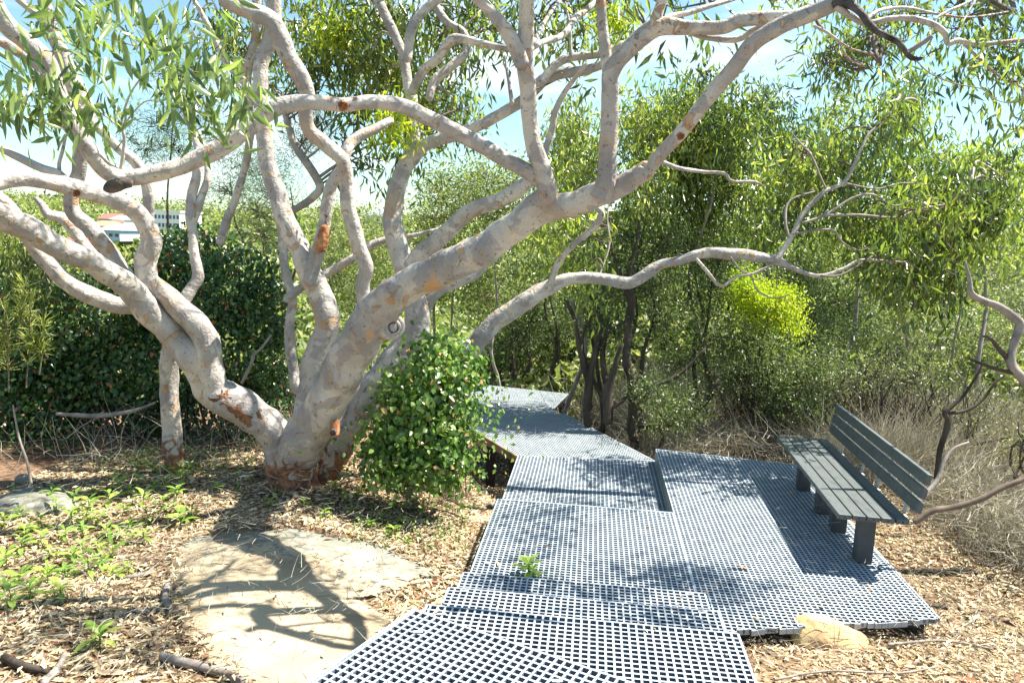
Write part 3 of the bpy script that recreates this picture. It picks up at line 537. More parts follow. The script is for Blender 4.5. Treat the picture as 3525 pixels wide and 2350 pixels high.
# limbs in the middle distance
for pts, a_, b_ in [
    ([(850, 735, 30), (838, 700, 36), (832, 655, 34), (842, 615, 36), (826, 575, 38), (812, 525, 38), (800, 470, 38), (795, 420, 36), (786, 368, 36), (750, 334, 36), (712, 302, 34), (702, 262, 34), (706, 215, 38), (688, 175, 44), (665, 135, 46), (645, 85, 48), (620, 45, 46), (575, 28, 42), (510, -5, 40)], 6.6, 5.6),
    ([(790, 372, 26), (800, 335, 30), (830, 310, 28), (868, 293, 22), (900, 275, 16)], 6.7, 7.0),
    ([(930, 385, 36), (975, 335, 32), (1040, 312, 30), (1100, 288, 28), (1150, 262, 27), (1200, 232, 28), (1232, 200, 30), (1258, 178, 30), (1310, 166, 28), (1350, 160, 24), (1400, 140, 20), (1450, 95, 18), (1483, 60, 16)], 7.6, 6.8),
    ([(1240, 195, 22), (1275, 150, 22), (1313, 132, 20), (1380, 124, 18), (1430, 100, 14)], 6.95, 7.0),
    ([(935, 140, 22), (945, 70, 24), (968, 30, 22), (1010, -5, 22), (1040, -40, 20)], 7.5, 7.5),
    ([(945, 215, 22), (970, 165, 22), (1005, 135, 22), (1038, 92, 26), (1074, 92, 20), (1120, 104, 18), (1165, 112, 18), (1195, 118, 14)], 7.5, 6.9),
    ([(985, 230, 18), (1000, 184, 24), (1040, 150, 24), (1070, 120, 22), (1064, 75, 20), (1027, 51, 20), (998, 10, 20), (975, -30, 18)], 7.6, 7.8),
    ([(942, 615, 40), (965, 585, 44), (1020, 540, 44), (1075, 488, 40), (1150, 458, 38), (1205, 425, 36), (1240, 380, 22), (1258, 330, 18), (1270, 285, 18), (1275, 258, 16), (1298, 211, 13), (1347, 146, 8)], 7.4, 6.6),
    ([(950, 880, 30), (972, 780, 26), (978, 710, 28), (1005, 672, 26), (1050, 650, 24), (1092, 632, 22), (1125, 600, 12)], 7.7, 7.6),
    ([(655, 690, 16), (700, 655, 20), (745, 630, 22), (800, 600, 22), (850, 563, 20), (895, 550, 16), (960, 538, 10), (1020, 522, 6)], 7.7, 8.0),
    ([(412, 752, 34), (372, 728, 36), (306, 703, 40), (255, 698, 42), (190, 670, 44), (143, 637, 42), (100, 590, 42), (55, 525, 42), (0, 462, 42), (-60, 420, 40)], 7.0, 6.2),
    ([(410, 745, 34), (356, 690, 38), (306, 655, 40), (255, 585, 40), (211, 528, 38), (167, 487, 36), (166, 440, 34), (180, 400, 34), (184, 360, 36), (192, 320, 42), (197, 280, 46), (188, 235, 46), (168, 190, 44), (140, 120, 36), (115, 60, 34), (98, -20, 30)], 7.2, 6.2),
    ([(262, 632, 24), (221, 590, 28), (190, 558, 28), (150, 506, 28), (112, 492, 24), (96, 470, 16), (82, 456, 12)], 7.1, 6.9),
    ([(352, 560, 22), (342, 500, 24), (338, 428, 26), (314, 376, 28), (279, 346, 26), (245, 312, 22), (215, 285, 20), (190, 250, 18)], 6.9, 6.4),
    ([(160, 430, 20), (136, 402, 22), (100, 388, 20), (51, 366, 20), (0, 340, 18), (-40, 325, 16)], 6.6, 6.4),
    ([(138, 402, 10), (136, 375, 9), (145, 340, 8), (150, 310, 6), (132, 345, 4)], 6.6, 6.5),
    ([(128, 170, 26), (95, 158, 24), (60, 130, 26), (0, 95, 24), (-40, 80, 24)], 5.0, 4.8),
    ([(120, 70, 14), (80, 30, 18), (44, 0, 18), (20, -30, 16)], 5.2, 5.0),
    ([(505, 560, 22), (520, 510, 22), (543, 450, 20), (562, 385, 18), (572, 335, 18), (576, 290, 18), (571, 240, 20), (566, 170, 26), (588, 100, 28), (592, 40, 26), (590, -30, 26)], 8.6, 8.2),
    ([(680, 900, 26), (664, 760, 24), (672, 690, 24), (655, 620, 22), (647, 535, 22), (632, 420, 18), (612, 320, 18)], 8.2, 8.2),
    ([(640, 515, 12), (680, 480, 18), (720, 452, 20), (735, 425, 20), (705, 375, 20), (676, 330, 20), (660, 275, 18), (648, 230, 12)], 8.8, 8.8),
    ([(578, 240, 18), (562, 190, 18), (521, 143, 18), (494, 92, 16), (470, 45, 14), (445, 0, 10)], 8.2, 8.0),
    ([(275, 405, 10), (282, 360, 9), (286, 320, 8), (280, 278, 6), (300, 215, 5), (335, 165, 3)], 4.4, 4.2),
    ([(281, 278, 4), (262, 245, 4), (240, 210, 3)], 4.3, 4.3), ([(286, 285, 4), (330, 235, 4), (380, 230, 3), (400, 225, 2)], 4.3, 4.3), ([(283, 300, 4), (235, 262, 4), (180, 240, 3), (130, 200, 2.5)], 4.35, 4.2),
    ([(1176, 240, 12), (1170, 195, 9), (1163, 155, 7), (1160, 128, 4)], 7.1, 7.1), ([(1172, 175, 4), (1158, 150, 4), (1156, 130, 3)], 7.1, 7.1),
    ([(1215, 115, 14), (1245, 98, 15), (1292, 82, 16), (1319, 46, 16), (1367, 6, 14), (1400, -30, 12)], 4.75, 5.6), ([(1222, 100, 12), (1238, 75, 11), (1255, 44, 11), (1290, -5, 10)], 4.8, 5.4),
    ([(1311, 130, 9), (1309, 68, 7), (1298, 5, 6)], 6.9, 6.9),
    ([(1505, 55, 14), (1543, 38, 15), (1580, 30, 13), (1611, 20, 13), (1680, 0, 11)], 4.55, 4.8), ([(1585, 75, 12), (1620, 86, 15), (1693, 91, 16), (1731, 68, 13), (1775, 52, 12)], 4.6, 4.5),
    ([(1800, 340, 0.1), (1810, 340, .1)], 9, 9),
]:
    if pts[0][2] < 1: continue
    limb(MT, pts, a_, b_, sides=12 if max(p[2] for p in pts) > 15 else 7, res=5)
# dark lichened ends at the upper right
for pts, a_, b_ in [
    ([(1915, 8, 24), (1945, 8, 22), (1975, 28, 18), (2010, 68, 17), (2062, 98, 16), (2088, 128, 13), (2106, 135, 11), (2118, 133, 8)], 4.05, 3.9),
    ([(2084, 120, 10), (2110, 105, 11), (2140, 84, 10)], 3.92, 3.9),
    ([(2103, 138, 3), (2137, 169, 3), (2193, 192, 3), (2257, 205, 2.5), (2280, 225, 2.5), (2310, 236, 2.5), (2344, 231, 3), (2352, 200, 3)], 3.9, 3.9)]:
    limb(MT, pts, a_, b_, mat=CHAR if pts[0][2] > 20 else GREYTW, sides=9, lump=.12)
for pts, a_, b_ in [
    ([(1920, 15, 18), (1955, 38, 17), (1987, 53, 15), (2030, 46, 15), (2070, 42, 15), (2107, 45, 15), (2145, 57, 15), (2171, 78, 15), (2178, 100, 13), (2201, 94, 13), (2240, 103, 12), (2295, 98, 11), (2352, 92, 10), (2410, 92, 9)], 4.05, 4.2),
    ([(2215, 100, 8), (2257, 143, 7), (2302, 180, 6), (2352, 203, 5), (2400, 215, 4)], 4.2, 4.3),
    ([(1985, 50, 10), (2020, 25, 9), (2080, 18, 8), (2150, 32, 7), (2230, 40, 5), (2330, 25, 4)], 4.1, 4.6),
    ([(2145, 45, 6), (2180, 25, 8), (2225, 5, 6), (2260, -20, 5)], 4.2, 4.4), ([(2196, 85, 5), (2215, 45, 4), (2240, 0, 4)], 4.2, 4.3),
    ([(1870, 60, 8), (1900, 75, 7), (1950, 110, 5), (2000, 125, 4), (2022, 150, 3)], 4.6, 4.8), ([(1925, 95, 4), (1950, 135, 4), (1990, 155, 3)], 4.7, 4.8)]:
    limb(MT, pts, a_, b_, sides=9, lump=.06)
# second, slim trunk behind the left limb
ST = empty('gum_tree', on(405, 1075, -.1), 'slender pale gum stem standing behind the lowest left limb', 'tree')
limb(ST, [(408, 1100, 54), (402, 1060, 46), (396, 1000, 44), (390, 930, 42), (388, 870, 42), (392, 810, 40), (402, 765, 36), (415, 735, 30)], 7.5, 7.1, name='trunk')
# tree whose long limb reaches to the right from behind the vine mound
ZT = empty('gum_tree', on(985, 1075, -.3), 'gum tree reaching right with a long snaking pale limb from behind the vine mound', 'tree')
limb(ZT, [(975, 1110, 60), (990, 1040, 54), (1015, 950, 48), (1045, 870, 46), (1078, 810, 46), (1105, 775, 44), (1150, 730, 42), (1200, 697, 42), (1245, 668, 38), (1285, 648, 32), (1330, 638, 28), (1380, 640, 27), (1430, 650, 28), (1462, 643, 26), (1500, 618, 27), (1520, 608, 22), (1560, 598, 22), (1620, 581, 25), (1680, 583, 26), (1740, 590, 24), (1785, 599, 22), (1815, 613, 13), (1844, 625, 11), (1885, 634, 10), (1938, 617, 8), (1975, 598, 7), (2032, 599, 5), (2075, 602, 3)], 7.9, 7.6, 7.7, name='trunk', res=5)
for pts, a_, b_ in [
    ([(1780, 600, 18), (1800, 572, 17), (1825, 530, 14), (1848, 486, 13), (1893, 441, 12), (1938, 419, 11), (1964, 374, 9), (1994, 310, 8), (2032, 278, 6), (2060, 235, 3)], 7.6, 7.8),
    ([(1843, 512, 8), (1900, 492, 8), (1957, 455, 7), (2005, 447, 6), (2054, 473, 5), (2107, 455, 4), (2140, 450, 3)], 7.6, 7.9),
    ([(1895, 495, 7), (1975, 494, 7), (2062, 500, 6), (2107, 481, 6), (2182, 466, 5), (2230, 428, 3)], 7.6, 8), ([(1822, 537, 6), (1908, 527, 6), (1934, 556, 5), (1975, 575, 3), (2010, 560, 2)], 7.6, 7.8),
    ([(1932, 419, 6), (2013, 434, 6), (2070, 421, 4), (2130, 424, 3)], 7.7, 8), ([(1898, 436, 7), (1881, 398, 6), (1863, 357, 6), (1835, 325, 4), (1818, 305, 3)], 7.7, 7.9),
    ([(1812, 545, 7), (1803, 500, 8), (1815, 460, 6), (1870, 440, 4)], 7.6, 7.8), ([(2090, 480, 4), (2120, 500, 4), (2160, 512, 3)], 7.8, 7.8),
    ([(1599, 595, 9), (1626, 625, 9), (1656, 657, 9), (1690, 636, 8), (1730, 628, 8), (1776, 606, 6)], 7.6, 7.6), ([(1678, 590, 5), (1700, 620, 5), (1724, 632, 5), (1739, 666, 4), (1776, 685, 4), (1812, 677, 3)], 7.6, 7.6),
    ([(1885, 633, 6), (1930, 632, 5), (1970, 610, 4), (2010, 585, 3)], 7.6, 7.6),
    ([(1490, 375, 10), (1517, 372, 12), (1562, 387, 12), (1618, 395, 10), (1663, 398, 9), (1682, 417, 8), (1731, 417, 7), (1754, 428, 5)], 7.4, 7.8),
    ([(1262, 655, 20), (1285, 600, 18), (1320, 560, 16), (1357, 530, 17), (1375, 508, 20), (1381, 487, 16), (1366, 474, 10)], 7.7, 7.2),
    ([(1370, 648, 6), (1385, 610, 5), (1400, 560, 5), (1395, 500, 5), (1402, 440, 3)], 7.8, 8.2)]:
    limb(ZT, [(x_, y_, w_*.85) for x_, y_, w_ in pts], a_, b_, sides=8, lump=.08, mat=BARK if pts[0][2] > 8.5 else GREYTW, res=4)
# bare snag at the right edge
SN = empty('dead_branch', at(2400, 940, 6.2), 'bare twisting grey branch rising at the right edge of the brush', 'branch')
for pts in ([(2440, 985, 30), (2395, 925, 26), (2352, 873, 24), (2322, 835, 24), (2325, 800, 18), (2344, 748, 20), (2320, 722, 18), (2295, 706, 17), (2258, 690, 15), (2231, 672, 14), (2226, 640, 9), (2216, 599, 5)], [(2322, 832, 14), (2295, 802, 11), (2275, 778, 8), (2258, 772, 5)], [(2352, 868, 12), (2325, 856, 10), (2276, 843, 9), (2224, 824, 5)]):
    limb(SN, pts, 6.2, 6.2, sides=9, mat=GREYTW if len(pts) > 4 else DARKTW, lump=.12)
def stick(name, pts, w0, w1, label, cat='stick', mat=GREYTW, zoff=.02, group=None):
    P = []
    for x, y in pts:
        z = -.1
        for _ in range(12): p = on(x, y, z); z = float(hgt(p[0], p[1]))+zoff
        P.append(on(x, y, z))
    P = np.array(P); sc_ = np.linalg.norm(P-CAM, axis=1)/F; R = np.linspace(w0, w1, len(P))*sc_/2
    mb = MB(); mb.tube(P, R, 7, .12, seed=int(pts[0][0]), res=4); o = mb.build(name, mat, smooth=True); tag(o, label, cat, group); return o
# ------------------------------------------------------------ foliage generator
def cloud(clusters, leafL, leafW, per, rc, style='hang', shell=.4, stretch=1.0, dens=1.):
    """clusters: (x, y, rx, ry, depth, ndepth, nclump)"""
    PP = []; TW = []; CR = []
    for (x, y, rx, ry, d, rd, nc) in clusters:
        nc = max(3, int(nc*dens))
        k = d/F; c = at(x, y, d); q = unit(RG.normal(0, 1, (nc, 3)))*(RG.random((nc, 1))**shell)
        cc = c+q[:, :1]*rt*rx*k+q[:, 1:2]*up*ry*k+q[:, 2:3]*fw*rd
        TW.append((c, cc)); m_ = per
        p = cc[:, None, :]+RG.normal(0, 1, (nc, m_, 3))*np.array([rc, rc, rc*stretch])
        PP.append(p.reshape(-1, 3)); CR.append(np.repeat(RG.random(nc), m_))
    P = np.concatenate(PP); CR = np.concatenate(CR)
    g = P[:, 2] > hgt(P[:, 0], P[:, 1])+.03; P = P[g]; CR = CR[g]; n = len(P)
    if style == 'hang': D = unit(RG.normal(0, .55, (n, 3))+np.array([.05, 0, -1.])); Nn = unit(RG.normal(0, 1, (n, 3))*np.array([1, 1, .4]))
    elif style == 'up': D = unit(RG.normal(0, .7, (n, 3))+np.array([0, 0, .7])); Nn = unit(RG.normal(0, 1, (n, 3))+np.array([.2, -.1, .6]))
    else: D = unit(RG.normal(0, 1, (n, 3))); Nn = unit(RG.normal(0, 1, (n, 3))+np.array([.2, -.2, .8]))
    L = leafL*RG.uniform(.6, 1.25, n); W = leafW*RG.uniform(.7, 1.25, n)
    return P, D, Nn, L, W, TW, CR
def foliage(parent, clusters, leafL, leafW, per, rc, mat, style='hang', rich=False, twig=None, shell=.4, stretch=1., fold=.2, name='foliage', tr=.004, dens=1., anchor=None):
    P, D, Nn, L, W, TW, CR = cloud(clusters, leafL, leafW, per, rc, style, shell, stretch, dens)
    V, T, k = leaves(P, D, Nn, L, W, rich=rich, fold=fold)
    rnd = np.repeat(np.clip(.55*RG.beta(2, 2.2, len(P))+.5*CR-.02, 0, 1), k)
    o = trimesh(name, V, T, rnd, mat, parent, kind='stuff')
    if anchor and anchor in ANCH:
        AP = np.concatenate(ANCH[anchor])
        for c, cc in TW:
            for tgt in [c]+list(cc[:2]):
                a = AP[np.argmin(np.linalg.norm(AP-tgt, axis=1)+.25*np.maximum(0, AP[:, 2]-tgt[2]))]; dd = np.linalg.norm(tgt-a)
                if dd < .12 or dd > 3.0: continue
                q = [a+(tgt-a)*t_+RG.normal(0, .05, 3)*dd*(0 < t_ < 1)+np.array([0, 0, .10*dd*math.sin(3.14*t_)]) for t_ in (0, .25, .5, .75, 1)]
                mb = MB(); mb.tube(q, np.array([.016, .013, .010, .007, .004])*min(1.3, .5+dd*.6), 6, .1, res=3); mb.build('branch', BARK if dd > .8 else TWIG, parent, smooth=True)
    if twig is not None:
        mb = MB()
        for c, cc in TW:
            for q in cc[:60]:
                m_ = (c*.45+q*.55)+RG.normal(0, .06, 3); mb.tube([c*.8+q*.2, m_, q], [tr*1.6, tr, tr*.5], 3, cap=False)
        mb.build('twigs', twig, parent, kind='stuff')
    return o
# main gum: near leaves, single leaf objects for the largest, then the rest
def leafmesh_unit(w, bend, seed):
    n = 7; V = []; f = []
    for i in range(n):
        t = i/(n-1); ww = w*math.sin(math.pi*min(.999, t**.75))*.5+.0005; z = -bend*t*t; x = .06*math.sin(t*3)*(1 if seed % 2 else -1)
        V += [(x-ww, t, z+ww*.35), (x, t, z), (x+ww, t, z+ww*.35)]
    for i in range(n-1):
        a = i*3; f += [(a, a+1, a+4, a+3), (a+1, a+2, a+5, a+4)]
    me = bpy.data.meshes.new('leaf'); me.from_pydata(V, [], f); a = me.attributes.new('rnd', 'FLOAT', 'FACE'); a.data.foreach_set('value', [[.25, .5, .75, .95][seed % 4]]*len(f))
    me.polygons.foreach_set('use_smooth', [True]*len(f)); return me
def place(me, parent, p, d, n_, L, name='leaf'):
    d = Vector(d).normalized(); s = d.cross(Vector(n_)).normalized(); n2 = s.cross(d)
    M = Matrix(((s[0]*L, d[0]*L, n2[0]*L, p[0]), (s[1]*L, d[1]*L, n2[1]*L, p[1]), (s[2]*L, d[2]*L, n2[2]*L, p[2]), (0, 0, 0, 1)))
    o = bpy.data.objects.new(name, me); col.objects.link(o); o.parent = parent
    o.matrix_local = Matrix.Translation(-Vector(parent.location)) @ M; return o
NL = [leafmesh_unit(.17+.04*(i % 3), .15+.05*i, i) for i in range(8)]
for me in NL: me.materials.append(G_NEAR)
near = [(60, 190, 75, 55, 3.3, .15), (30, 250, 45, 60, 3.3, .15), (110, 260, 45, 45, 3.35, .1), (190, 130, 80, 60, 3.4, .2), (215, 265, 40, 50, 3.4, .15), (330, 130, 90, 60, 3.5, .2), (420, 190, 70, 70, 3.5, .2), (500, 170, 60, 70, 3.55, .2), (480, 260, 50, 50, 3.55, .15), (300, 60, 120, 50, 3.6, .25), (230, 40, 80, 50, 3.6, .2), (420, 60, 90, 60, 3.6, .3), (150, 60, 90, 50, 3.6, .2), (540, 200, 30, 60, 3.6, .1)]
cnt = 0
for ci, (x, y, rx, ry, d, rd) in enumerate(near):
    for k in range(17):
        if cnt >= 300: break
        q = RG.normal(0, .5, 3); p = at(x+q[0]*rx, y+q[1]*ry-15, d)+fw*q[2]*rd
        dd = unit(np.array([RG.normal(.0, .3), RG.normal(0, .3), -1.])) if k % 5 else unit(RG.normal(0, 1, 3)+np.array([.6, 0, -.2]))
        place(NL[(ci*3+k) % 8], MT, p, dd, unit(RG.normal(0, 1, 3)+np.array([0, -.6, .2])), .125*RG.uniform(.6, 1.2)); cnt += 1
foliage(MT, [(a, b-10, c, e, f_+.1, g+.1, 4) for a, b, c, e, f_, g in near], .115, .027, 10, .09, G_NEAR, rich=True, twig=TWIG, tr=.0022)
# main gum: crown in the middle distance, above and right
crown = [(500, 30, 60, 30, 8.4, .3, 10), (520, 90, 40, 40, 8.4, .3, 8), (640, 110, 40, 50, 8.6, .3, 10), (1150, 60, 50, 50, 7.6, .3, 10), (1300, 90, 60, 40, 7.2, .3, 8), (1440, 10, 60, 20, 6.5, .3, 6), (560, 120, 50, 70, 8.5, .5, 20), (720, 60, 80, 70, 8.3, .6, 40), (800, 130, 90, 80, 8.4, .6, 56), (690, 170, 40, 60, 8.4, .4, 14), (880, 180, 90, 70, 8.6, .6, 50), (980, 240, 110, 60, 8.8, .6, 56), (1060, 250, 50, 35, 8.6, .4, 14), (900, 60, 110, 70, 8.2, .6, 52), (1080, 30, 110, 60, 8.3, .6, 44), (1060, 100, 60, 40, 8, .4, 12), (830, 250, 70, 40, 8.6, .5, 20), (860, 390, 60, 40, 9, .4, 12), (950, 330, 60, 40, 8.4, .4, 16), (740, 240, 30, 30, 8.6, .3, 6), (1240, 40, 60, 50, 7.6, .4, 16), (1330, 20, 90, 30, 7.6, .4, 14), (620, 200, 40, 70, 9, .4, 10), (1640, 5, 100, 16, 5.2, .3, 6), (820, 20, 100, 40, 8.5, .5, 26), (980, 130, 60, 60, 9, .5, 20)]
foliage(MT, crown, .15, .033, 26, .13, G_GUM, twig=TWIG, stretch=1.5, tr=.006, dens=.5, anchor=MT.name)
foliage(MT, [(1900, 120, 60, 50, 5.0, .3, 16), (1960, 130, 80, 50, 5.1, .3, 20), (2000, 70, 90, 50, 5.2, .3, 18), (2080, 30, 110, 40, 5.2, .3, 18), (2250, 20, 110, 40, 5, .3, 18), (2290, 110, 80, 60, 4.6, .3, 18), (2320, 190, 50, 50, 4.2, .2, 8), (2220, 160, 40, 50, 4.2, .2, 7), (2200, 70, 60, 30, 5, .3, 8), (2350, 280, 12, 30, 4.2, .1, 2), (1800, 0, 60, 20, 5, .2, 3)], .10, .019, 22, .10, G_GUM, twig=TWIG, tr=.003, dens=.62, anchor=MT.name)
foliage(MT, [(775, 75, 45, 35, 8.0, .2, 16), (905, 285, 40, 45, 7.4, .2, 18), (1410, 55, 55, 35, 7.4, .2, 20), (1330, 470, 40, 20, 8, .2, 3)], .10, .024, 26, .12, G_YEL, twig=TWIG)
# boughs overhead, out of the picture, that throw the dappled shade on the decks
ov = []
for gx, gy, n_ in ((1250, 1080, 14), (1330, 1075, 10), (1360, 1130, 14), (1260, 1180, 12), (1200, 1200, 8), (1420, 1290, 16), (1250, 1240, 8), (1530, 1320, 14), (1640, 1380, 8), (1620, 1330, 8), (1480, 1330, 8), (1440, 1160, 7), (1180, 1300, 3), (1650, 1350, 5), (1100, 1420, 4), (1350, 1440, 5), (1560, 1480, 4), (1250, 980, 12), (1350, 1010, 9), (1180, 930, 12), (1120, 990, 8), (1600, 1100, 3), (470, 1320, 8), (540, 1240, 7), (120, 1480, 14), (300, 1440, 12), (250, 1540, 10), (60, 1400, 6), (860, 1270, 4)):
    g = on(gx, gy, 0); h = random.uniform(4.3, 5.2); ov.append((g+np.array(sd)*h/sd[2], n_))
for lx, ly, ld, n_ in ((288, 655, 6.3, 4), (215, 605, 6.0, 4), (140, 570, 5.8, 4), (385, 760, 6.6, 4), (60, 520, 5.4, 3), (175, 433, 5.7, 4), (340, 560, 6.3, 3), (950, 650, 6.0, 5), (1050, 600, 5.7, 5), (1150, 545, 5.5, 4), (840, 760, 6.4, 4), (760, 900, 6.9, 4), (735, 690, 7.1, 3), (620, 400, 7.1, 3), (1000, 280, 4.8, 3), (700, 235, 4.6, 3), (1225, 320, 4.9, 2), (540, 930, 7.1, 3), (1300, 470, 5.2, 3)):
    ov.append((at(lx, ly, ld)+np.array(sd)*random.uniform(3.2, 3.9), n_))
PP = []; TWs = MB()
hub = np.array([.8, 4.6, 5.0])
for c, n_ in ov:
    cc = c+RG.normal(0, 1, (n_, 3))*np.array([.17, .13, .10]); PP.append((cc[:, None, :]+RG.normal(0, .10, (n_, 26, 3))).reshape(-1, 3))
    mid = c+unit(np.array([.6, .4, .35]))*.5; TWs.tube([c, (c+mid)/2+RG.normal(0, .03, 3), mid], [.006, .01, .012], 5, cap=False)
P = np.concatenate(PP)
q = P-CAM; zc = q@fw; ok = ~((zc > .2) & (np.abs(q@up/np.maximum(zc, .2)*F) < 800) & (np.abs(q@rt/np.maximum(zc, .2)*F) < 1200)); P = P[ok]
n = len(P); V, T, k = leaves(P, unit(RG.normal(0, .6, (n, 3))-[0, 0, 1]), unit(RG.normal(0, 1, (n, 3))), .11*RG.uniform(.7, 1.2, n), .024*RG.uniform(.8, 1.2, n))
trimesh('foliage', V, T, np.repeat(RG.random(n), k), G_GUM, MT, kind='stuff'); TWs.build('twigs', TWIG, MT, kind='stuff')
foliage(ST, [(60, 610, 60, 60, 8, .3, 26), (20, 560, 40, 40, 8, .3, 8), (110, 650, 40, 30, 8, .3, 8), (150, 500, 30, 30, 8, .3, 6)], .12, .022, 24, .14, G_GUM, twig=TWIG)
# crown of the long-limbed tree
foliage(ZT, [(2110, 480, 45, 35, 7.5, .2, 6), (2190, 450, 50, 45, 7.5, .3, 12), (2050, 610, 45, 25, 7.4, .2, 7), (2040, 270, 40, 40, 7.6, .2, 6), (1900, 400, 90, 60, 8.4, .5, 30), (1980, 330, 70, 60, 8.3, .4, 22), (2070, 270, 60, 70, 8.4, .4, 28), (1960, 510, 90, 50, 8.2, .4, 28), (2080, 530, 100, 55, 8.3, .5, 42), (2190, 520, 90, 70, 8.4, .5, 44), (2280, 490, 80, 80, 8.4, .5, 40), (2020, 600, 80, 50, 8.0, .4, 24), (2120, 620, 80, 60, 8.1, .4, 40), (2190, 640, 50, 50, 8.1, .3, 18), (2100, 690, 50, 30, 8, .3, 12), (1310, 560, 70, 50, 8.4, .4, 26), (1340, 610, 70, 40, 8.2, .3, 16), (1260, 540, 50, 40, 8.4, .3, 10), (2300, 400, 60, 60, 8.6, .4, 20), (2160, 430, 80, 50, 8.6, .4, 24), (1830, 480, 60, 50, 8.4, .3, 14), (1810, 380, 70, 70, 8.6, .4, 20)],
        .145, .034, 26, .12, G_GUM, twig=TWIG, stretch=1.7, dens=.6, anchor=ZT.name)
# ------------------------------------------------------------ trees beyond
def tree(label, x, ytop, ybase, d, crownspec, leafL, leafW, per, rc, mat, style='hang', trunkw=14, name='gum_tree', tw=TWIG, group='trees and shrubs beyond the boardwalk', bk=GREYTW, cat='tree', stems=1, **k):
    b = at(x, ybase, d); b[2] = float(hgt(b[0], b[1]))-.05
    e = empty(name, b, label, cat, group)
    for s in range(stems):
        hx = x+(RG.uniform(-1, 1)*abs(crownspec[0][2])*.9 if stems > 1 else RG.uniform(-20, 20)); top = at(hx, ytop, d+RG.uniform(-.2, .2)); R = trunkw*d/F/2
        P = np.array([b+np.array([RG.uniform(-.1, .1)*(stems > 1), 0, 0])+(top-b)*t+(RG.normal(0, .026, 3)*np.linalg.norm(top-b)*(0 < t)) for t in (0, .15, .3, .5, .7, .85, 1)])
        mb = MB(); mb.tube(P, R*np.array([1.1, 1, .85, .7, .5, .35, .15]), 7, .1, int(x)+s, res=3); mb.build('trunk' if stems == 1 else 'stem', bk, e, smooth=True)
    foliage(e, crownspec, leafL, leafW, per, rc, mat, style, twig=tw, **k)
    return e
GB = 'gum trees beyond the thicket'
for (lab, x, yt, d, cs, mat) in [
    ('light green gum crown between the two tallest uprights of the big tree', 1320, 260, 11.5, [(1325, 290, 50, 60), (1290, 350, 60, 60), (1350, 400, 70, 70), (1290, 450, 60, 60)], G_PALE),
    ('bushy gum crown right of the upright with mottled bark', 1480, 240, 11, [(1460, 280, 50, 50), (1540, 250, 50, 50), (1500, 320, 80, 70), (1560, 400, 90, 70), (1470, 440, 70, 60), (1540, 330, 80, 50)], G_PALE),
    ('bright gum crown under the long diagonal limb', 1640, 220, 10.8, [(1610, 210, 60, 40), (1650, 280, 80, 70), (1620, 370, 90, 70), (1700, 440, 90, 70), (1590, 480, 80, 60), (1600, 320, 80, 50), (1680, 350, 70, 50)], G_GUM),
    ('dense gum crown at the middle of the skyline', 1790, 270, 13, [(1750, 270, 60, 50), (1820, 310, 60, 40), (1780, 360, 90, 70), (1830, 450, 90, 70), (1750, 520, 80, 50)], G_GUM),
    ('gum crown with sparse wispy top near the sky gap', 1950, 250, 13.5, [(1930, 270, 40, 30), (1900, 330, 70, 40), (1980, 400, 90, 60), (1930, 500, 90, 70)], G_PALE),
    ('tall gum crown peaking highest at the right', 2080, 240, 13, [(2080, 230, 50, 40), (2050, 320, 70, 60), (2110, 390, 80, 60), (2080, 480, 90, 70)], G_GUM),
    ('low yellowish-tipped gum crown at the right edge', 2270, 390, 13, [(2230, 400, 60, 40), (2320, 390, 60, 40), (2270, 460, 90, 60), (2180, 500, 70, 60), (2340, 530, 60, 60)], G_PALE)]:
    tree(lab, x, yt, 760, d, [(a, b, c, e, d+RG.uniform(-.6, .6), .8, int((14+c*e/150)*(1.1 if d < 11.2 else 1))) for a, b, c, e in cs],   .14, .034, 34, .14, mat, group=GB, trunkw=12, stretch=1.6, dens=.66)
foliage_y = tree('yellow-flowering crown tip on the right skyline', 2230, 350, 700, 14, [(2230, 362, 40, 16, 14, .4, 14)], .10, .05, 26, .12, G_YEL, group=GB, trunkw=6, style='up')
# light green shrubs seen between the trunks
GC = 'pale scrub trees seen between the trunks'
for i, (lab, x, yt, d, cs) in enumerate([
    ('pale green scrub tree left of the crossing limbs', 1010, 430, 15, [(1000, 440, 50, 30), (1060, 420, 50, 30), (1000, 500, 60, 40), (1080, 490, 60, 50)]),
    ('leafy scrub tree under the arching limb', 1140, 410, 14, [(1120, 410, 50, 30), (1190, 430, 50, 40), (1130, 470, 70, 50), (1200, 520, 60, 50)]),
    ('yellow-green scrub seen between the central stems', 770, 520, 17, [(760, 500, 50, 30), (800, 560, 70, 40), (780, 640, 70, 50), (820, 700, 60, 50)]),
    ('bright scrub bush right of the leaning back stem', 1040, 580, 15, [(1010, 570, 60, 40), (1080, 620, 60, 50), (1000, 660, 50, 40), (1120, 680, 70, 50)]),
    ('scrub bush filling the gap beneath the main limb', 860, 600, 16, [(860, 580, 50, 60), (880, 660, 50, 50)]),
    ('yellowish scrub near the pointed slate roof', 860, 500, 22, [(830, 505, 60, 18), (900, 500, 50, 14), (870, 530, 60, 30)])]):
    tree(lab, x, yt, 800, d, [(a, b, c, e, d, 1., int(10+c*e/90)) for a, b, c, e in cs], .09, .035, 34, .22, G_HILL, style='rand', group=GC, trunkw=8, name='scrub_tree')
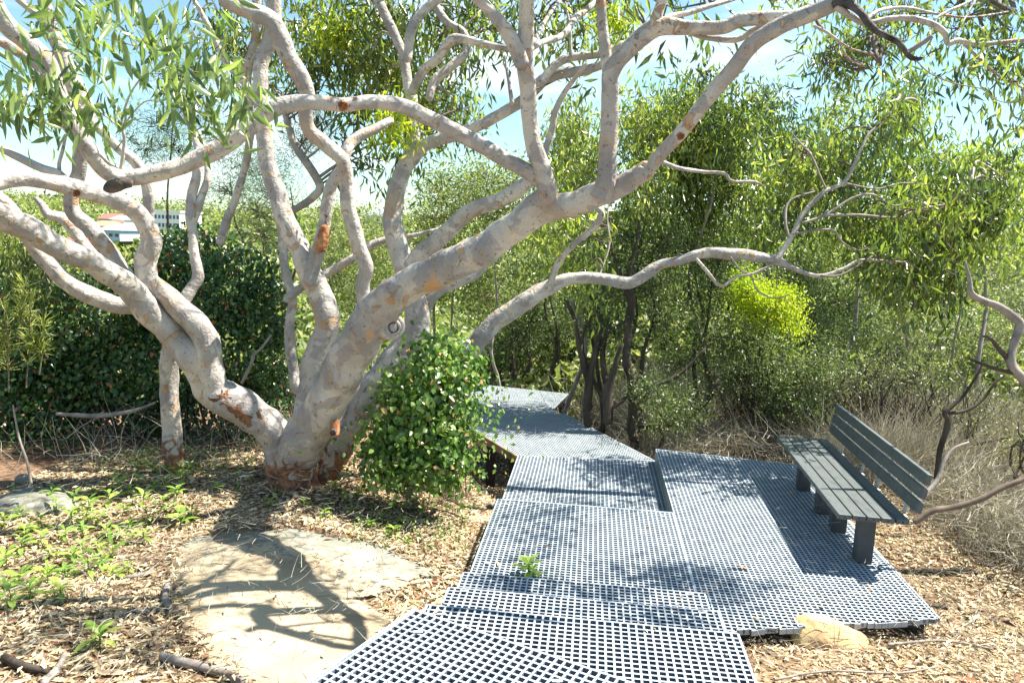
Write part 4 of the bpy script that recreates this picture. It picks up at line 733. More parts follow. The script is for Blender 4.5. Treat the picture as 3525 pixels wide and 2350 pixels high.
# fine she-oak like trees against the sky at the left
GO = 'feathery dark trees behind the left limbs'
for lab, x, yt, d, cs in [('feathery she-oak between the left limbs', 390, 250, 13, [(400, 170, 60, 30), (360, 290, 60, 25), (430, 250, 70, 35), (330, 340, 50, 30), (400, 340, 60, 25)]),
                          ('feathery she-oak behind the slim upright stems', 540, 400, 13, [(500, 330, 50, 30), (560, 380, 60, 40), (530, 440, 60, 40), (620, 400, 50, 60), (600, 490, 60, 40)]),
                          ('dark fine-leaved tree behind the forked middle stem', 680, 420, 12, [(640, 460, 60, 50), (600, 540, 50, 40), (690, 330, 40, 50), (720, 280, 40, 40)])]:
    tree(lab, x, yt, 700, d, [(a, b, c, e, d, .8, 22) for a, b, c, e in cs], .10, .008, 40, .16, G_FINE, style='rand', group=GO, trunkw=10, name='feathery_tree', bk=DARKTW, tw=DARKTW, tr=.007)
# thicket of dark small-leaved shrubs behind the boardwalk
GT = 'dark small-leaved shrubs of the thicket'
for i, (lab, x, yt, d, cs, st) in enumerate([
    ('dark shrub behind the far deck', 1190, 720, 15.6, [(1150, 720, 60, 50), (1220, 700, 60, 50), (1180, 790, 80, 50)], 4),
    ('twiggy dark shrub left of the blackened trunks', 1290, 650, 15.2, [(1270, 640, 60, 60), (1330, 700, 60, 50), (1290, 760, 70, 50)], 4),
    ('dark-trunked shrub with twin stems beside the far deck', 1370, 560, 10.5, [(1340, 540, 60, 50), (1400, 600, 70, 70), (1350, 690, 70, 50), (1410, 760, 60, 40)], 3),
    ('tall shrub with black upright stems above the decks', 1470, 560, 10.5, [(1450, 540, 60, 60), (1520, 560, 70, 60), (1480, 660, 80, 50), (1520, 740, 70, 60)], 4),
    ('broad green shrub in the centre of the thicket', 1600, 580, 11, [(1570, 560, 70, 60), (1640, 600, 60, 60), (1590, 690, 80, 60), (1620, 790, 80, 50), (1560, 840, 60, 40)], 4),
    ('grey-green shrub under the yellow bush', 1740, 800, 10.5, [(1700, 780, 80, 40), (1770, 850, 80, 50), (1680, 870, 70, 50), (1760, 920, 70, 35)], 3),
    ('low dense shrub behind the bench', 1850, 880, 10, [(1840, 880, 60, 50), (1880, 830, 60, 50), (1810, 940, 60, 35), (1860, 960, 40, 25)], 3),
    ('shrub behind the bright yellow bush', 1880, 740, 13, [(1870, 720, 60, 60), (1930, 780, 60, 50), (1840, 640, 60, 50)], 3),
    ('low shrub beside the black trunk foot', 1520, 910, 9.8, [(1490, 900, 50, 40), (1560, 930, 50, 35), (1530, 970, 50, 20)], 2)]):
    st = max(1, (st+1)//2)
    tree(lab, x, yt, 960, d, [(a, b, c, e, d, .6, int(14+c*e/90)) for a, b, c, e in cs],   .048, .020, 46, .12, G_BUSH, style='up', dens=.7, group=GT, trunkw=13, name='shrub', bk=DARKTW, tw=DARKTW, stems=st, cat='shrub')
for lab, pts, d in [('black double trunk rising beside the long shaded deck', [[(1352, 975, 22), (1350, 900, 20), (1362, 830, 18), (1378, 760, 14), (1370, 700, 10)], [(1356, 880, 16), (1335, 820, 14), (1322, 740, 10), (1300, 690, 7)], [(1390, 880, 16), (1385, 800, 12), (1405, 740, 8)]], 10.2),
                    ('crooked brown-black trunk in the middle of the thicket', [[(1455, 1010, 30), (1458, 940, 28), (1452, 880, 22), (1440, 830, 22), (1442, 760, 18), (1450, 700, 16), (1445, 630, 12), (1462, 560, 8), (1470, 500, 6)], [(1455, 930, 16), (1500, 890, 10), (1560, 860, 8), (1620, 800, 5)], [(1452, 700, 12), (1425, 640, 9), (1405, 570, 8), (1400, 500, 6)], [(1456, 985, 14), (1540, 975, 10), (1600, 940, 8), (1650, 870, 5)]], 10.0),
                    ('short black trunk between the two crooked ones', [[(1395, 970, 24), (1398, 900, 20), (1412, 840, 14), (1430, 790, 8)], [(1398, 940, 12), (1440, 910, 8), (1470, 860, 5)]], 9.9)]:
    e = empty('bare_trunk', at(pts[0][0][0], pts[0][0][1], d), lab, 'trunk')
    for p in pts: limb(e, p, d, d, mat=DARKTW, sides=8, lump=.15, name='stem' if p is pts[0] else 'branch', res=4)
tree('bright lime-yellow bush glowing in the thicket', 1760, 700, 900, 10.6, [(1720, 670, 50, 40, 10.6, .3, 40), (1770, 700, 70, 50, 10.6, .35, 60), (1800, 750, 40, 60, 10.6, .3, 34), (1730, 730, 50, 40, 10.7, .3, 26)], .05, .022, 44, .09, G_YEL, style='up', name='yellow_bush', group='yellow bush', cat='bush', trunkw=8, bk=DARKTW, shell=.35)
# pale scrub on the slope at the right and twiggy dry brush
for lab, x, d, cs in [('deep olive thicket shrub above the farthest deck', 1180, 17, [(1150, 650, 80, 60), (1220, 760, 70, 60), (1160, 820, 70, 50)]), ('deep olive thicket shrub behind the black trunks', 1340, 16.5, [(1300, 600, 80, 70), (1360, 720, 90, 70), (1300, 820, 80, 60)]), ('deep olive thicket shrub at the centre back', 1500, 16.5, [(1460, 640, 90, 70), (1540, 740, 90, 70), (1480, 840, 90, 60)]), ('deep olive thicket shrub under the skyline gums', 1670, 16, [(1640, 560, 90, 70), (1700, 660, 90, 60), (1640, 780, 90, 70), (1720, 860, 80, 50)]), ('deep olive thicket shrub right of the yellow bush', 1890, 16, [(1860, 620, 80, 60), (1930, 700, 90, 60), (1860, 780, 80, 60)])]:
    tree(lab, x, 560, 900, d, [(a, b, c, e, d, .8, int(20+c*e/70)) for a, b, c, e in cs], .08, .032, 44, .2, G_BUSH, style='up', group='deep thicket shrubs', trunkw=9, name='shrub', bk=DARKTW, tw=DARKTW, stems=2, cat='shrub', tr=.008)
GR = 'pale scrub bushes on the slope at the right'
for i, (lab, x, y, d) in enumerate([('pale scrub bush high on the right slope', 2290, 640, 22), ('pale scrub bush above the bare grey branch', 2200, 700, 20), ('pale scrub bush against the right edge', 2340, 740, 18), ('pale scrub bush left of the bare branch', 2130, 760, 17), ('pale scrub bush deep behind the bench', 2020, 720, 18), ('low pale scrub bush inside the bend of the bare branch', 2260, 800, 15), ('low pale scrub bush above the dry brush', 2080, 830, 13)]):
    tree(lab, x, y-40, y+160, d, [(x+RG.uniform(-30, 30), y+RG.uniform(-40, 60), 70, 45, d, 1., 20) for _ in range(4)], .08, .03, 34, .2, G_SCRUB, style='rand', group=GR, trunkw=5, name='scrub_bush', cat='bush')
for lab, x, y, d in [('small-leaved green shrub just behind the bench end', 1930, 900, 9.6), ('wispy green shrub over the backrest', 2010, 850, 10.2), ('wispy green shrub left of the bare branch', 2110, 880, 10), ('thin green shrub in the dry brush at the right', 2240, 930, 9), ('thin green shrub at the right edge', 2340, 1000, 8), ('wispy green shrub beyond the backrest', 2080, 800, 11.5)]:
    tree(lab, x, y-30, y+90, d, [(x+RG.uniform(-25, 25), y+RG.uniform(-30, 30), 60, 35, d, .4, 13) for _ in range(2)], .045, .018, 22, .14, G_SCRUB, style='up', group='wispy shrubs among the dry brush', trunkw=8, name='shrub', cat='shrub', bk=DARKTW, tw=DARKTW, stems=3)
def brush(name, n, spots, label, L=(.25, .7), r=.0022, mat=DRY, cat='brush', bend=.35, flat=0., seed=1, group=None):
    """tangle of thin dry stems as narrow 3-segment ribbons with two crossed faces"""
    rg = np.random.default_rng(seed); Vs = []; Ts = []; rr = []; c = 0
    tot = sum(s[4] for s in spots)
    for (x, y, rx, ry, wgt) in spots:
        k = int(n*wgt/tot)
        for _ in range(k):
            px = x+rg.normal(0, 1)*rx; py = y+rg.normal(0, 1)*ry; b = np.array([px, py, float(hgt(px, py))])
            l_ = rg.uniform(*L); az = rg.uniform(0, 6.283); el = rg.uniform(.15, 1.45) if rg.random() > flat else rg.uniform(0, .35)
            d = np.array([math.cos(az)*math.cos(el), math.sin(az)*math.cos(el), math.sin(el)]); b = b+np.array([0, 0, rg.random()**2*.35*(el < 1)])
            s = unit(np.cross(d, rg.normal(0, 1, 3))); w_ = r*rg.uniform(.6, 1.8); q = b
            pts = [q]
            for j in range(3): d = unit(d+rg.normal(0, bend, 3)*.5); q = q+d*l_/3; pts.append(q)
            for sgn in (s, unit(np.cross(d, s))):
                V = []
                for j, p in enumerate(pts): V += [p-sgn*w_*(1-.25*j), p+sgn*w_*(1-.25*j)]
                Vs.append(V); 
                for j in range(3): a = c+2*j; Ts += [(a, a+1, a+3), (a, a+3, a+2)]; 
                c += 8
            rr += [rg.random()]*12
    o = trimesh(name, np.array(Vs).reshape(-1, 3), np.array(Ts), rr, mat, kind='stuff'); tag(o, label, cat, group); return o
brush('dry_brush', 13000, [(4.9, 7.4, .4, .7, 3), (4.9, 9, .7, .7, 2), (4.2, 9.8, .8, .4, 2), (4.5, 6.3, .22, .4, 1.2), (5.8, 10.5, 1.2, 1, 2)], 'tangle of dry grey and straw stems behind and right of the bench', seed=3, L=(.12, .5), flat=.6, r=.0032, bend=.8)
brush('tall_dry_brush', 9000, [(5.6, 10.2, .9, .7, 2), (6.8, 11.5, 1.0, .9, 2), (5.0, 11.8, .9, .7, 2), (7.6, 13.2, 1.2, 1, 1.5), (4.0, 11.6, .6, .5, 1)], 'tall grey-brown leafless scrub rising beyond the bench', L=(.4, 1.2), r=.004, seed=13, bend=.45)
brush('dry_brush', 5000, [(2.2, 10.3, .8, .5, 2), (1.5, 9.9, .6, .4, 1), (3.2, 10.5, .8, .6, 2)], 'thin dry twigs and dead stems under the thicket behind the platform', seed=4, r=.003, flat=.5)
brush('dead_twigs', 450, [(-3.5, 7.8, .9, .4, 2), (-2.5, 8, .7, .4, 2), (-.9, 7.3, .35, .3, 1.2), (-4.4, 7.4, .5, .5, 1)], 'fine dead twigs in the shade under the vines at the left', seed=5, r=.0022)
brush('dead_twigs', 9000, [(.2, 17, 1.3, .7, 1.5), (2.9, 13.5, .6, .8, 2), (3.6, 13, 1, 1., 2), (4.5, 13, 1, 1, 1.5), (6, 12.5, 1, 1, 1)], 'dead grey brushwood standing in the depth of the thicket', L=(.5, 1.5), r=.005, seed=6)
brush('dark_twigs', 1200, [(3.9, 11, .5, .4, 2), (4.6, 10.5, .6, .4, 1), (5.3, 10, .6, .5, 1)], 'dark upright twigs rising from the brush behind the bench', L=(.8, 1.7), r=.006, mat=DARKTW, seed=8)
brush('tall_grass', 1800, [(4.3, 8.6, .25, .3, 1), (4.9, 8.4, .3, .3, 1)], 'straw-coloured grass clump among the brush right of the bench', L=(.4, .8), r=.0025, seed=9, bend=.2)
# far-off scrub mass
rg = RG; n = 110000; yy = 14+(rg.random(n)**1.7)*155; xx = (rg.random(n)-.5)*1.9*yy
P = np.stack([xx, yy, hgt(xx, yy)+rg.random(n)**1.3*(1.3+1.2*np.sin(xx*.7+yy*.4)+1.0*np.sin(xx*.23))*np.clip(.6+yy/150, 0, 1.2)], 1)
q_ = P-CAM; z_ = q_@fw; px_ = CX+F*(q_@rt)/z_; py_ = CY-F*(q_@up)/z_
g = ~((yy > 70) & (px_ > 110) & (px_ < 430) & (py_ > 478) & (py_ < 543)) & ~((yy > 100) & (px_ > 820) & (px_ < 900) & (py_ < 492))
P = P[g]; yy = yy[g]; n = len(P)
S_ = .05+yy*.011
V, T, k = leaves(P, unit(rg.normal(0, 1, (n, 3))), unit(rg.normal(0, 1, (n, 3))+[0, 0, .7]), S_*1.2, S_*.7)
o = trimesh('distant_scrub', V, T, np.repeat(rg.random(n), k), G_HILL, kind='stuff'); tag(o, 'distant green scrub covering the slope down to the houses', 'scrub')
n = 70000; yy = 186+rg.random(n)*270; xx = (rg.random(n)-.5)*1.9*yy
P = np.stack([xx, yy, hgt(xx, yy)+rg.random(n)*(3.5+2.5*np.sin(xx*.06)+1.5*np.sin(xx*.17+1))], 1); S_ = .8+rg.random(n)*.9
V, T, k = leaves(P, unit(rg.normal(0, 1, (n, 3))), unit(rg.normal(0, 1, (n, 3))+[0, 0, .7]), S_, S_*.7)
o = trimesh('horizon_trees', V, T, np.repeat(rg.random(n), k), G_HILL, kind='stuff'); tag(o, 'tree-covered ridge along the horizon behind the houses', 'woodland')
# ------------------------------------------------------------ vine masses
def shellvine(parent, ells, n, L, W, mat, name='foliage', seed=1, jit=.08, rich=True, brown=.03):
    rg = np.random.default_rng(seed); Ps = []; Ns = []
    wt = np.array([e[2]*e[3] for e in ells], float); wt /= wt.sum()
    for (x, y, rx, ry, d, rd), wi in zip(ells, wt):
        k = int(n*wi); q = unit(rg.normal(0, 1, (k, 3))); q[:, 2] = -np.abs(q[:, 2])*1.0+(rg.random(k) < .25)*.6
        q = unit(q); c = at(x, y, d); s = (rg.uniform(.72, 1.0, (k, 1))**.6); s *= 1+.14*np.sin(q[:, :1]*7+x)*np.cos(q[:, 1:2]*6+y)+.07*np.sin(q[:, :1]*17+y)*np.sin(q[:, 1:2]*15+x)
        p = c+(q[:, :1]*rt*rx*d/F+q[:, 1:2]*up*ry*d/F+q[:, 2:3]*fw*rd)*s+rg.normal(0, jit*.4, (k, 3))
        Ps.append(p); Ns.append(q[:, :1]*rt+q[:, 1:2]*up+q[:, 2:3]*fw)
    P = np.concatenate(Ps); Nn = np.concatenate(Ns); g = P[:, 2] > hgt(P[:, 0], P[:, 1])+.02; P = P[g]; Nn = Nn[g]; k = len(P)
    Nn = unit(Nn*.8+np.array([.25, -.1, .9])+rg.normal(0, .45, (k, 3))); D = unit(rg.normal(0, .7, (k, 3))+np.array([0, -.1, -.8]))
    V, T, kk = leaves(P, D, Nn, L*rg.uniform(.55, 1.3, k), W*rg.uniform(.6, 1.25, k), rich=rich, fold=.12, droop=.15)
    r = np.clip(rg.beta(2, 2.4, k), 0, .94); r[rg.random(k) < brown] = 1.3
    return trimesh(name, V, T, np.repeat(r, kk), mat, parent, kind='stuff')
VM = empty('vine_mound', on(1000, 1105, -.3), 'rounded mound of sunlit glossy vine leaves beside the boardwalk', 'vine')
shellvine(VM, [(885, 1060, 48, 42, 6.9, .3), (1030, 1062, 45, 42, 6.9, .3), (1022, 850, 69, 64, 7.1, .4), (977, 900, 87, 78, 7.05, .45), (1018, 930, 55, 82, 7.0, .4), (942, 960, 73, 73, 7.0, .4), (1002, 1010, 82, 64, 6.95, .4), (912, 1040, 55, 50, 6.95, .3), (1048, 880, 46, 73, 7.1, .3), (927, 870, 36, 27, 7.1, .2), (1068, 960, 27, 46, 7, .2), (872, 1000, 32, 36, 7, .2), (1028, 1030, 46, 46, 6.9, .2), (972, 1080, 82, 36, 6.9, .2), (992, 800, 46, 32, 7.1, .2), (1073, 850, 27, 36, 7.1, .2)], 6300, .066, .050, G_MOUND, seed=21, jit=.2, brown=.02)
shellvine(VM, [(880, 1020, 70, 80, 6.9, .4), (960, 1080, 110, 40, 6.85, .4), (1080, 1000, 60, 90, 6.9, .4), (1120, 900, 40, 60, 7.0, .3)], 700, .05, .036, G_MOUND, seed=27, jit=.35, name='outer_sprays')
mb = MB()
for k in range(26):
    x0 = random.uniform(880, 1080); p0 = at(x0, random.uniform(900, 1000), 7.0); p1 = on(x0+random.uniform(-30, 30), random.uniform(1085, 1150), -.2); mb.tube([p0, (p0+p1)/2+RG.normal(0, .06, 3), p1], [.004, .005, .004], 4)
mb.build('stem', TWIG, VM, kind='stuff')
# trailing runners
mb = MB()
for k in range(40):
    a = at(random.uniform(880, 1120), random.uniform(820, 1060), 6.75); b = a+RG.normal(0, .09, 3)+np.array([0, -.05, -.03]); mb.tube([a, (a+b)/2+RG.normal(0, .03, 3), b], [.0025, .002, .0012], 3)
mb.build('runner', TWIG, VM, kind='stuff')
VL = empty('vine_thicket', on(250, 1040, -.2), 'dark glossy vine thicket draped behind the left limbs', 'vine')
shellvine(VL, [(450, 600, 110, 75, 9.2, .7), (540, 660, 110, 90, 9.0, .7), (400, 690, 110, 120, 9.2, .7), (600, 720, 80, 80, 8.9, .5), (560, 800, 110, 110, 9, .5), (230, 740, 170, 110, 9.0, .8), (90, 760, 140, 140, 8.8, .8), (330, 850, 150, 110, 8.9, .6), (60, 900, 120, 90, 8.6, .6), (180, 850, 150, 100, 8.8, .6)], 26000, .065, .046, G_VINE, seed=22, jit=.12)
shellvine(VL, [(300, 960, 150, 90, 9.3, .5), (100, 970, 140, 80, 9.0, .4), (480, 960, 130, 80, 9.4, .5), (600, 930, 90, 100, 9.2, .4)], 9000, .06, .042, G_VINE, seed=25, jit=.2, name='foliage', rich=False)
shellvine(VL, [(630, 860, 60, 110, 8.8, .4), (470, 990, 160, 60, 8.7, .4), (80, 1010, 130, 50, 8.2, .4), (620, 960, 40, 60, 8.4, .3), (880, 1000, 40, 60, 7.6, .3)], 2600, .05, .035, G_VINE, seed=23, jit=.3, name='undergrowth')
mb = MB()
for k in range(46):
    x0 = random.uniform(-20, 680); p0 = at(x0, random.uniform(820, 900), 9.0); p1 = at(x0+random.uniform(-60, 60), random.uniform(1010, 1060), 8.7); p1[2] = float(hgt(p1[0], p1[1])); mb.tube([p0, (p0+p1)/2+RG.normal(0, .15, 3), p1], [.012, .016, .02], 5, .1)
mb.build('stem', DARKTW, VL, kind='stuff')
limb(VL, [(130, 950, 8), (220, 955, 12), (300, 945, 10), (355, 925, 6)], 8.0, 8.0, mat=GREYTW, sides=7)
limb(VL, [(555, 880, 7), (575, 840, 8), (582, 815, 8)], 7.9, 7.9, mat=GREYTW, sides=7)
limb(VL, [(583, 812, 7), (600, 800, 6), (622, 770, 5)], 7.9, 7.95, mat=GREYTW, sides=6)
# long needles at the left edge
e = empty('needle_shrub', at(20, 900, 5.4), 'spiky long-needled shoots against the dark vines at the left edge', 'shrub'); Pn = []; Dn = []
for (x0, y0, x1, y1) in ((60, 890, 70, 690), (20, 900, 10, 700), (90, 860, 100, 740), (0, 850, -10, 760), (110, 820, 75, 780), (40, 800, 55, 660)):
    a = at(x0, y0, 5.4); b = at(x1, y1, 5.3); mb = MB(); mb.tube([a, (a+b)/2+RG.normal(0, .01, 3), b], [.006, .004, .003], 5); mb.build('stem', TWIG, e)
    t = RG.uniform(.25, 1.05, 130); Pn.append(a+(b-a)*t[:, None]); Dn.append(unit(RG.normal(0, .7, (130, 3))+unit(b-a)*.9))
P = np.concatenate(Pn); D = np.concatenate(Dn); k = len(P); V, T, kk = leaves(P, D, unit(RG.normal(0, 1, (k, 3))), .12*RG.uniform(.7, 1.2, k), np.full(k, .0035)); trimesh('needles', V, T, np.repeat(RG.random(k), kk), G_PALE, e, kind='stuff')
# ------------------------------------------------------------ ground litter
def inside(P, Q):
    x, y = P[:, 0], P[:, 1]; r = np.zeros(len(P), bool); n = len(Q)
    for i in range(n):
        x1, y1 = Q[i][:2]; x2, y2 = Q[(i+1) % n][:2]
        c = ((y1 > y) != (y2 > y)); r ^= c & (x < (x2-x1)*(y-y1)/((y2-y1)+1e-12)+x1)
    return r
def scatter_litter(n, x0, x1, y0, y1, L, W, seed, label, lift=.02, mat=LITTER):
    rg = np.random.default_rng(seed); P = np.stack([rg.uniform(x0, x1, n), rg.uniform(y0, y1, n)], 1)
    keep = ~inside(P, RQ.mean(0)+(RQ-RQ.mean(0))*.93) | (rg.random(n) < .012)
    u = P[:, 0]*cA-P[:, 1]*sA; d = P[:, 0]*sA+P[:, 1]*cA
    keep &= ~((np.abs(u-.04) < .72) & (d > 3.6) & (d < 8.4)) | (rg.random(n) < .12)
    keep &= ~((u > .9) & (u < 2.35) & (d > 5) & (d < 8.2)) | (rg.random(n) < .12)
    den = .5+.5*np.sin(P[:, 0]*2.3+1)*np.sin(P[:, 1]*1.9+.5)+.25; keep &= rg.random(n) < np.clip(den*1.3+.12, .12, 1)
    P = P[keep]; k = len(P); onr = inside(P, RQ); z = hgt(P[:, 0], P[:, 1])+rg.random(k)**2*lift; z = np.where(onr, hgt(P[:, 0], P[:, 1])+.075, z)
    P3 = np.stack([P[:, 0], P[:, 1], z], 1); az = rg.uniform(0, 6.283, k)
    D = unit(np.stack([np.cos(az), np.sin(az), rg.normal(0, .22, k)], 1)); Nn = unit(rg.normal(0, .35, (k, 3))+[0, 0, 1])
    V, T, kk = leaves(P3, D, Nn, L*rg.uniform(.45, 1.3, k), W*rg.uniform(.5, 1.3, k), fold=.22*1, droop=.05)
    o = trimesh('leaf_litter', V, T, np.repeat(np.clip(rg.beta(2.2, 1.8, k), 0, .97), kk), mat, kind='stuff'); tag(o, label, 'leaf litter'); return o
scatter_litter(52000, -4.6, 1.2, 2.4, 7.9, .072, .019, 31, 'dry tan leaf litter covering the ground left of the boardwalk')
scatter_litter(30000, -4.6, 1.2, 2.4, 7.9, .04, .010, 35, 'fine crumbled leaf fragments over the soil at the left')
scatter_litter(3500, -4.6, 4.8, 2.4, 8.2, .12, .026, 36, 'long curled dead leaves strewn over the litter', lift=.05)
scatter_litter(18000, 1.0, 4.8, 3.0, 8.2, .038, .010, 37, 'fine crumbled leaf fragments round the platform')
scatter_litter(30000, 1.0, 4.8, 3.0, 8.2, .06, .017, 32, 'sunlit dry leaf litter round the platform at the right')
scatter_litter(26000, -1, 6, 8.0, 13.0, .075, .022, 33, 'leaf litter on the slope behind the decks')
def chips(n, seed, label, x0, x1, y0, y1):
    brush('bark_crumbs', n, [((x0+x1)/2, (y0+y1)/2, (x1-x0)/3.2, (y1-y0)/3.2, 1)], label, L=(.04, .18), r=.0018, mat=DRY, cat='twigs', flat=1., seed=seed, bend=.3)
chips(2600, 41, 'short broken twigs lying in the litter left of the slab', -4., -.4, 3., 7); chips(2600, 42, 'short broken twigs lying in the litter right of the platform', 1.3, 4.6, 3.4, 7)
rg = np.random.default_rng(77); uu = rg.uniform(-.7, 2.3, 90); dd_ = rg.uniform(3.2, 8.3, 90); zz = np.where((uu > .86) | (dd_ > 4.7), 0, np.where(dd_ > 4.16, .15, np.where(dd_ > 3.66, .30, .45))); zz = np.where((uu < .82) & (dd_ > 6.55), -.15, zz); kp = ~((uu > .8) & (dd_ < 5.0))
Pd = np.array([U(a, b, c+.006) for a, b, c in zip(uu[kp], dd_[kp], zz[kp])]); k_ = len(Pd); az = rg.uniform(0, 6.28, k_)
V, T, kk = leaves(Pd, np.stack([np.cos(az), np.sin(az), rg.normal(0, .1, k_)], 1), unit(rg.normal(0, .3, (k_, 3))+[0, 0, 1]), .045*rg.uniform(.4, 1.4, k_), .013*rg.uniform(.6, 1.4, k_))
o = trimesh('leaf_scraps', V, T, np.repeat(rg.random(k_), kk), LITTER, kind='stuff'); tag(o, 'small dry leaf scraps scattered on the gratings', 'leaf litter')
# larger single leaves on rock and litter
BL = [leafmesh_unit(.28+.05*(i % 2), -.25+.2*(i % 3), i) for i in range(4)]
LB = leafmat('bark_litter', [(0, (.3, .16, .09)), (.5, (.52, .33, .19)), (1, (.66, .52, .36))], rough=.7, trans=.05)
for me in BL: me.materials.append(LB)
def spot(x, y, zoff=.02):
    z = -.1
    for _ in range(12): p = on(x, y, z); z = float(hgt(p[0], p[1]))+zoff
    return on(x, y, z)
def single(x, y, L, az, label, z=None, name='fallen_leaf', me=None, cat='leaf', group=None, tilt=.1):
    p = spot(x, y) if z is None else on(x, y, z); me = me or BL[int(x) % 4]; o = bpy.data.objects.new(name, me); col.objects.link(o)
    o.location = p; o.rotation_euler = (tilt, random.uniform(-.2, .2), az); o.scale = (L, L, L); tag(o, label, cat, group); return o
single(1720, 1306, .11, 1.35, 'brown curled leaf on the open grating of the bench platform', .006)
single(1752, 1313, .05, 1.3, 'pale scrap of leaf at the tip of the brown curled one', .006)
single(1893, 1180, .07, .3, 'orange leaf at the foot of the bench leg second from the near end', .01)
single(1745, 1425, .06, .6, 'pale leaf near the cut front edge of the platform', .006)
single(1892, 1392, .07, 2.2, 'cream leaf on the platform corner nearest the yellow stone', .006)
single(1145, 1300, .07, .2, 'brown leaf on the deck left of the green sprout', .006); single(1270, 1330, .07, 1.9, 'cream leaf just right of the green sprout', .006)
single(1010, 1397, .07, 2.6, 'cream leaf at the left end of the wide third step', .456)
single(1347, 1290, .05, 1.0, 'small yellow leaf with a dry stalk in the middle of the deck', .006)
single(500, 1455, .10, 1.7, 'pale curled leaf lying on the slab near its lower middle', .09); single(555, 1452, .05, 1.2, 'short scrap beside the curled leaf on the slab', .09)
single(640, 1242, .03, 1., 'tiny orange leaf on the lichened part of the slab', .09)
for i, (x, y, L_, az, lab) in enumerate([(330, 1345, .12, 1.5, 'bright yellow dead leaf left of the slab'), (265, 1420, .09, .4, 'pinkish dead leaf in the lower left litter'), (330, 1408, .11, 1.0, 'pale tan leaf below the yellow one'), (290, 1545, .16, 1.5, 'long white curled bark scrap at the bottom left'), (90, 1520, .12, .4, 'pale leaf near the bottom left corner'), (160, 1470, .11, 2.2, 'tan leaf under the lowest seedling row')]):
    single(x, y, L_, az, lab)
GSTK = 'sticks lying in the litter'
for nm, pts, a, b, lab, mt_ in [
    ('root', [(370, 1505), (420, 1520), (470, 1530), (520, 1545), (560, 1568), (600, 1600)], 16, 26, 'pale surface root snaking out under the slab at the bottom', GREYTW),
    ('fallen_stick', [(395, 1325), (380, 1365), (385, 1385), (402, 1400)], 14, 16, 'crooked grey stick leaning on the left end of the slab', GREYTW),
    ('fallen_stick', [(290, 1325), (330, 1318), (352, 1310)], 8, 7, 'short pale stick among litter left of the slab', GREYTW),
    ('fallen_stick', [(100, 1568), (135, 1530), (150, 1500)], 16, 10, 'thick grey broken stick at the bottom left', GREYTW),
    ('fallen_stick', [(10, 1510), (60, 1532), (110, 1540)], 18, 14, 'dark weathered stick in the bottom left corner', DARKTW),
    ('fallen_stick', [(520, 1212), (600, 1200), (640, 1192), (680, 1206)], 3, 3, 'thin pale twig lying along the upper rim of the slab', GREYTW),
    ('fallen_stick', [(485, 1117), (540, 1092), (600, 1080)], 5, 4, 'thin white stick left of the trunk foot', GREYTW),
    ('fallen_stick', [(920, 1165), (1010, 1170), (1080, 1195)], 7, 3, 'curved brown stick on the litter left of the deck', TWIG),
    ('fallen_stick', [(400, 1520), (470, 1460), (560, 1440), (640, 1425), (660, 1410)], 3, 2, 'long thin root thread crossing the slab', TWIG),
    ('fallen_stick', [(1140, 1150), (1128, 1160), (1110, 1168)], 10, 8, 'pale stick end poking out beside the deck corner', GREYTW),
    ('fallen_stick', [(1780, 1560), (1900, 1540), (2060, 1545), (2150, 1530)], 5, 4, 'long thin stick at the bottom right', GREYTW),
    ('fallen_stick', [(2040, 1480), (2160, 1470), (2280, 1490)], 6, 4, 'pale stick right of the yellow stone', GREYTW)]:
    stick(nm, pts, a, b, lab, mat=mt_, zoff=.03, group=None)
e = empty('dead_branch', on(2120, 1195, 0), 'brown bent branch lying over the brush right of the bench', 'branch')
limb(e, [(2100, 1200, 12), (2140, 1175, 13), (2180, 1165, 13), (2240, 1150, 14), (2300, 1122, 14), (2360, 1095, 14)], 5.7, 5.6, mat=TWIG, sides=8, lump=.15)
e = empty('thin_sapling', on(2150, 1100, -.2), 'thin dark crooked sapling in the dry brush', 'sapling')
limb(e, [(2150, 1100, 10), (2158, 1040, 12), (2178, 970, 14), (2170, 948, 12), (2195, 925, 9), (2216, 905, 8), (2245, 860, 6), (2257, 835, 4)], 6.9, 6.9, mat=DARKTW, sides=7, lump=.12, name='stem'); limb(e, [(2176, 950, 9), (2220, 942, 8), (2255, 920, 7), (2285, 880, 6), (2310, 860, 4)], 6.9, 6.9, mat=DARKTW, sides=7, name='branch')
e = empty('twig', on(70, 1085, -.1), 'upright thin tan twig at the left edge', 'twig'); limb(e, [(72, 1110, 6), (62, 1060, 6), (45, 1010, 5), (35, 960, 4), (30, 930, 3)], 6.2, 6.2, mat=GREYTW, sides=6)
e = empty('dead_branch', on(2120, 1130, 0), 'pale forked dead stem beside the near end of the backrest', 'branch')
limb(e, [(2095, 1175, 14), (2110, 1150, 12), (2150, 1105, 10), (2168, 1060, 9), (2190, 1030, 7), (2225, 1015, 5)], 5.6, 5.8, mat=GREYTW, sides=7)
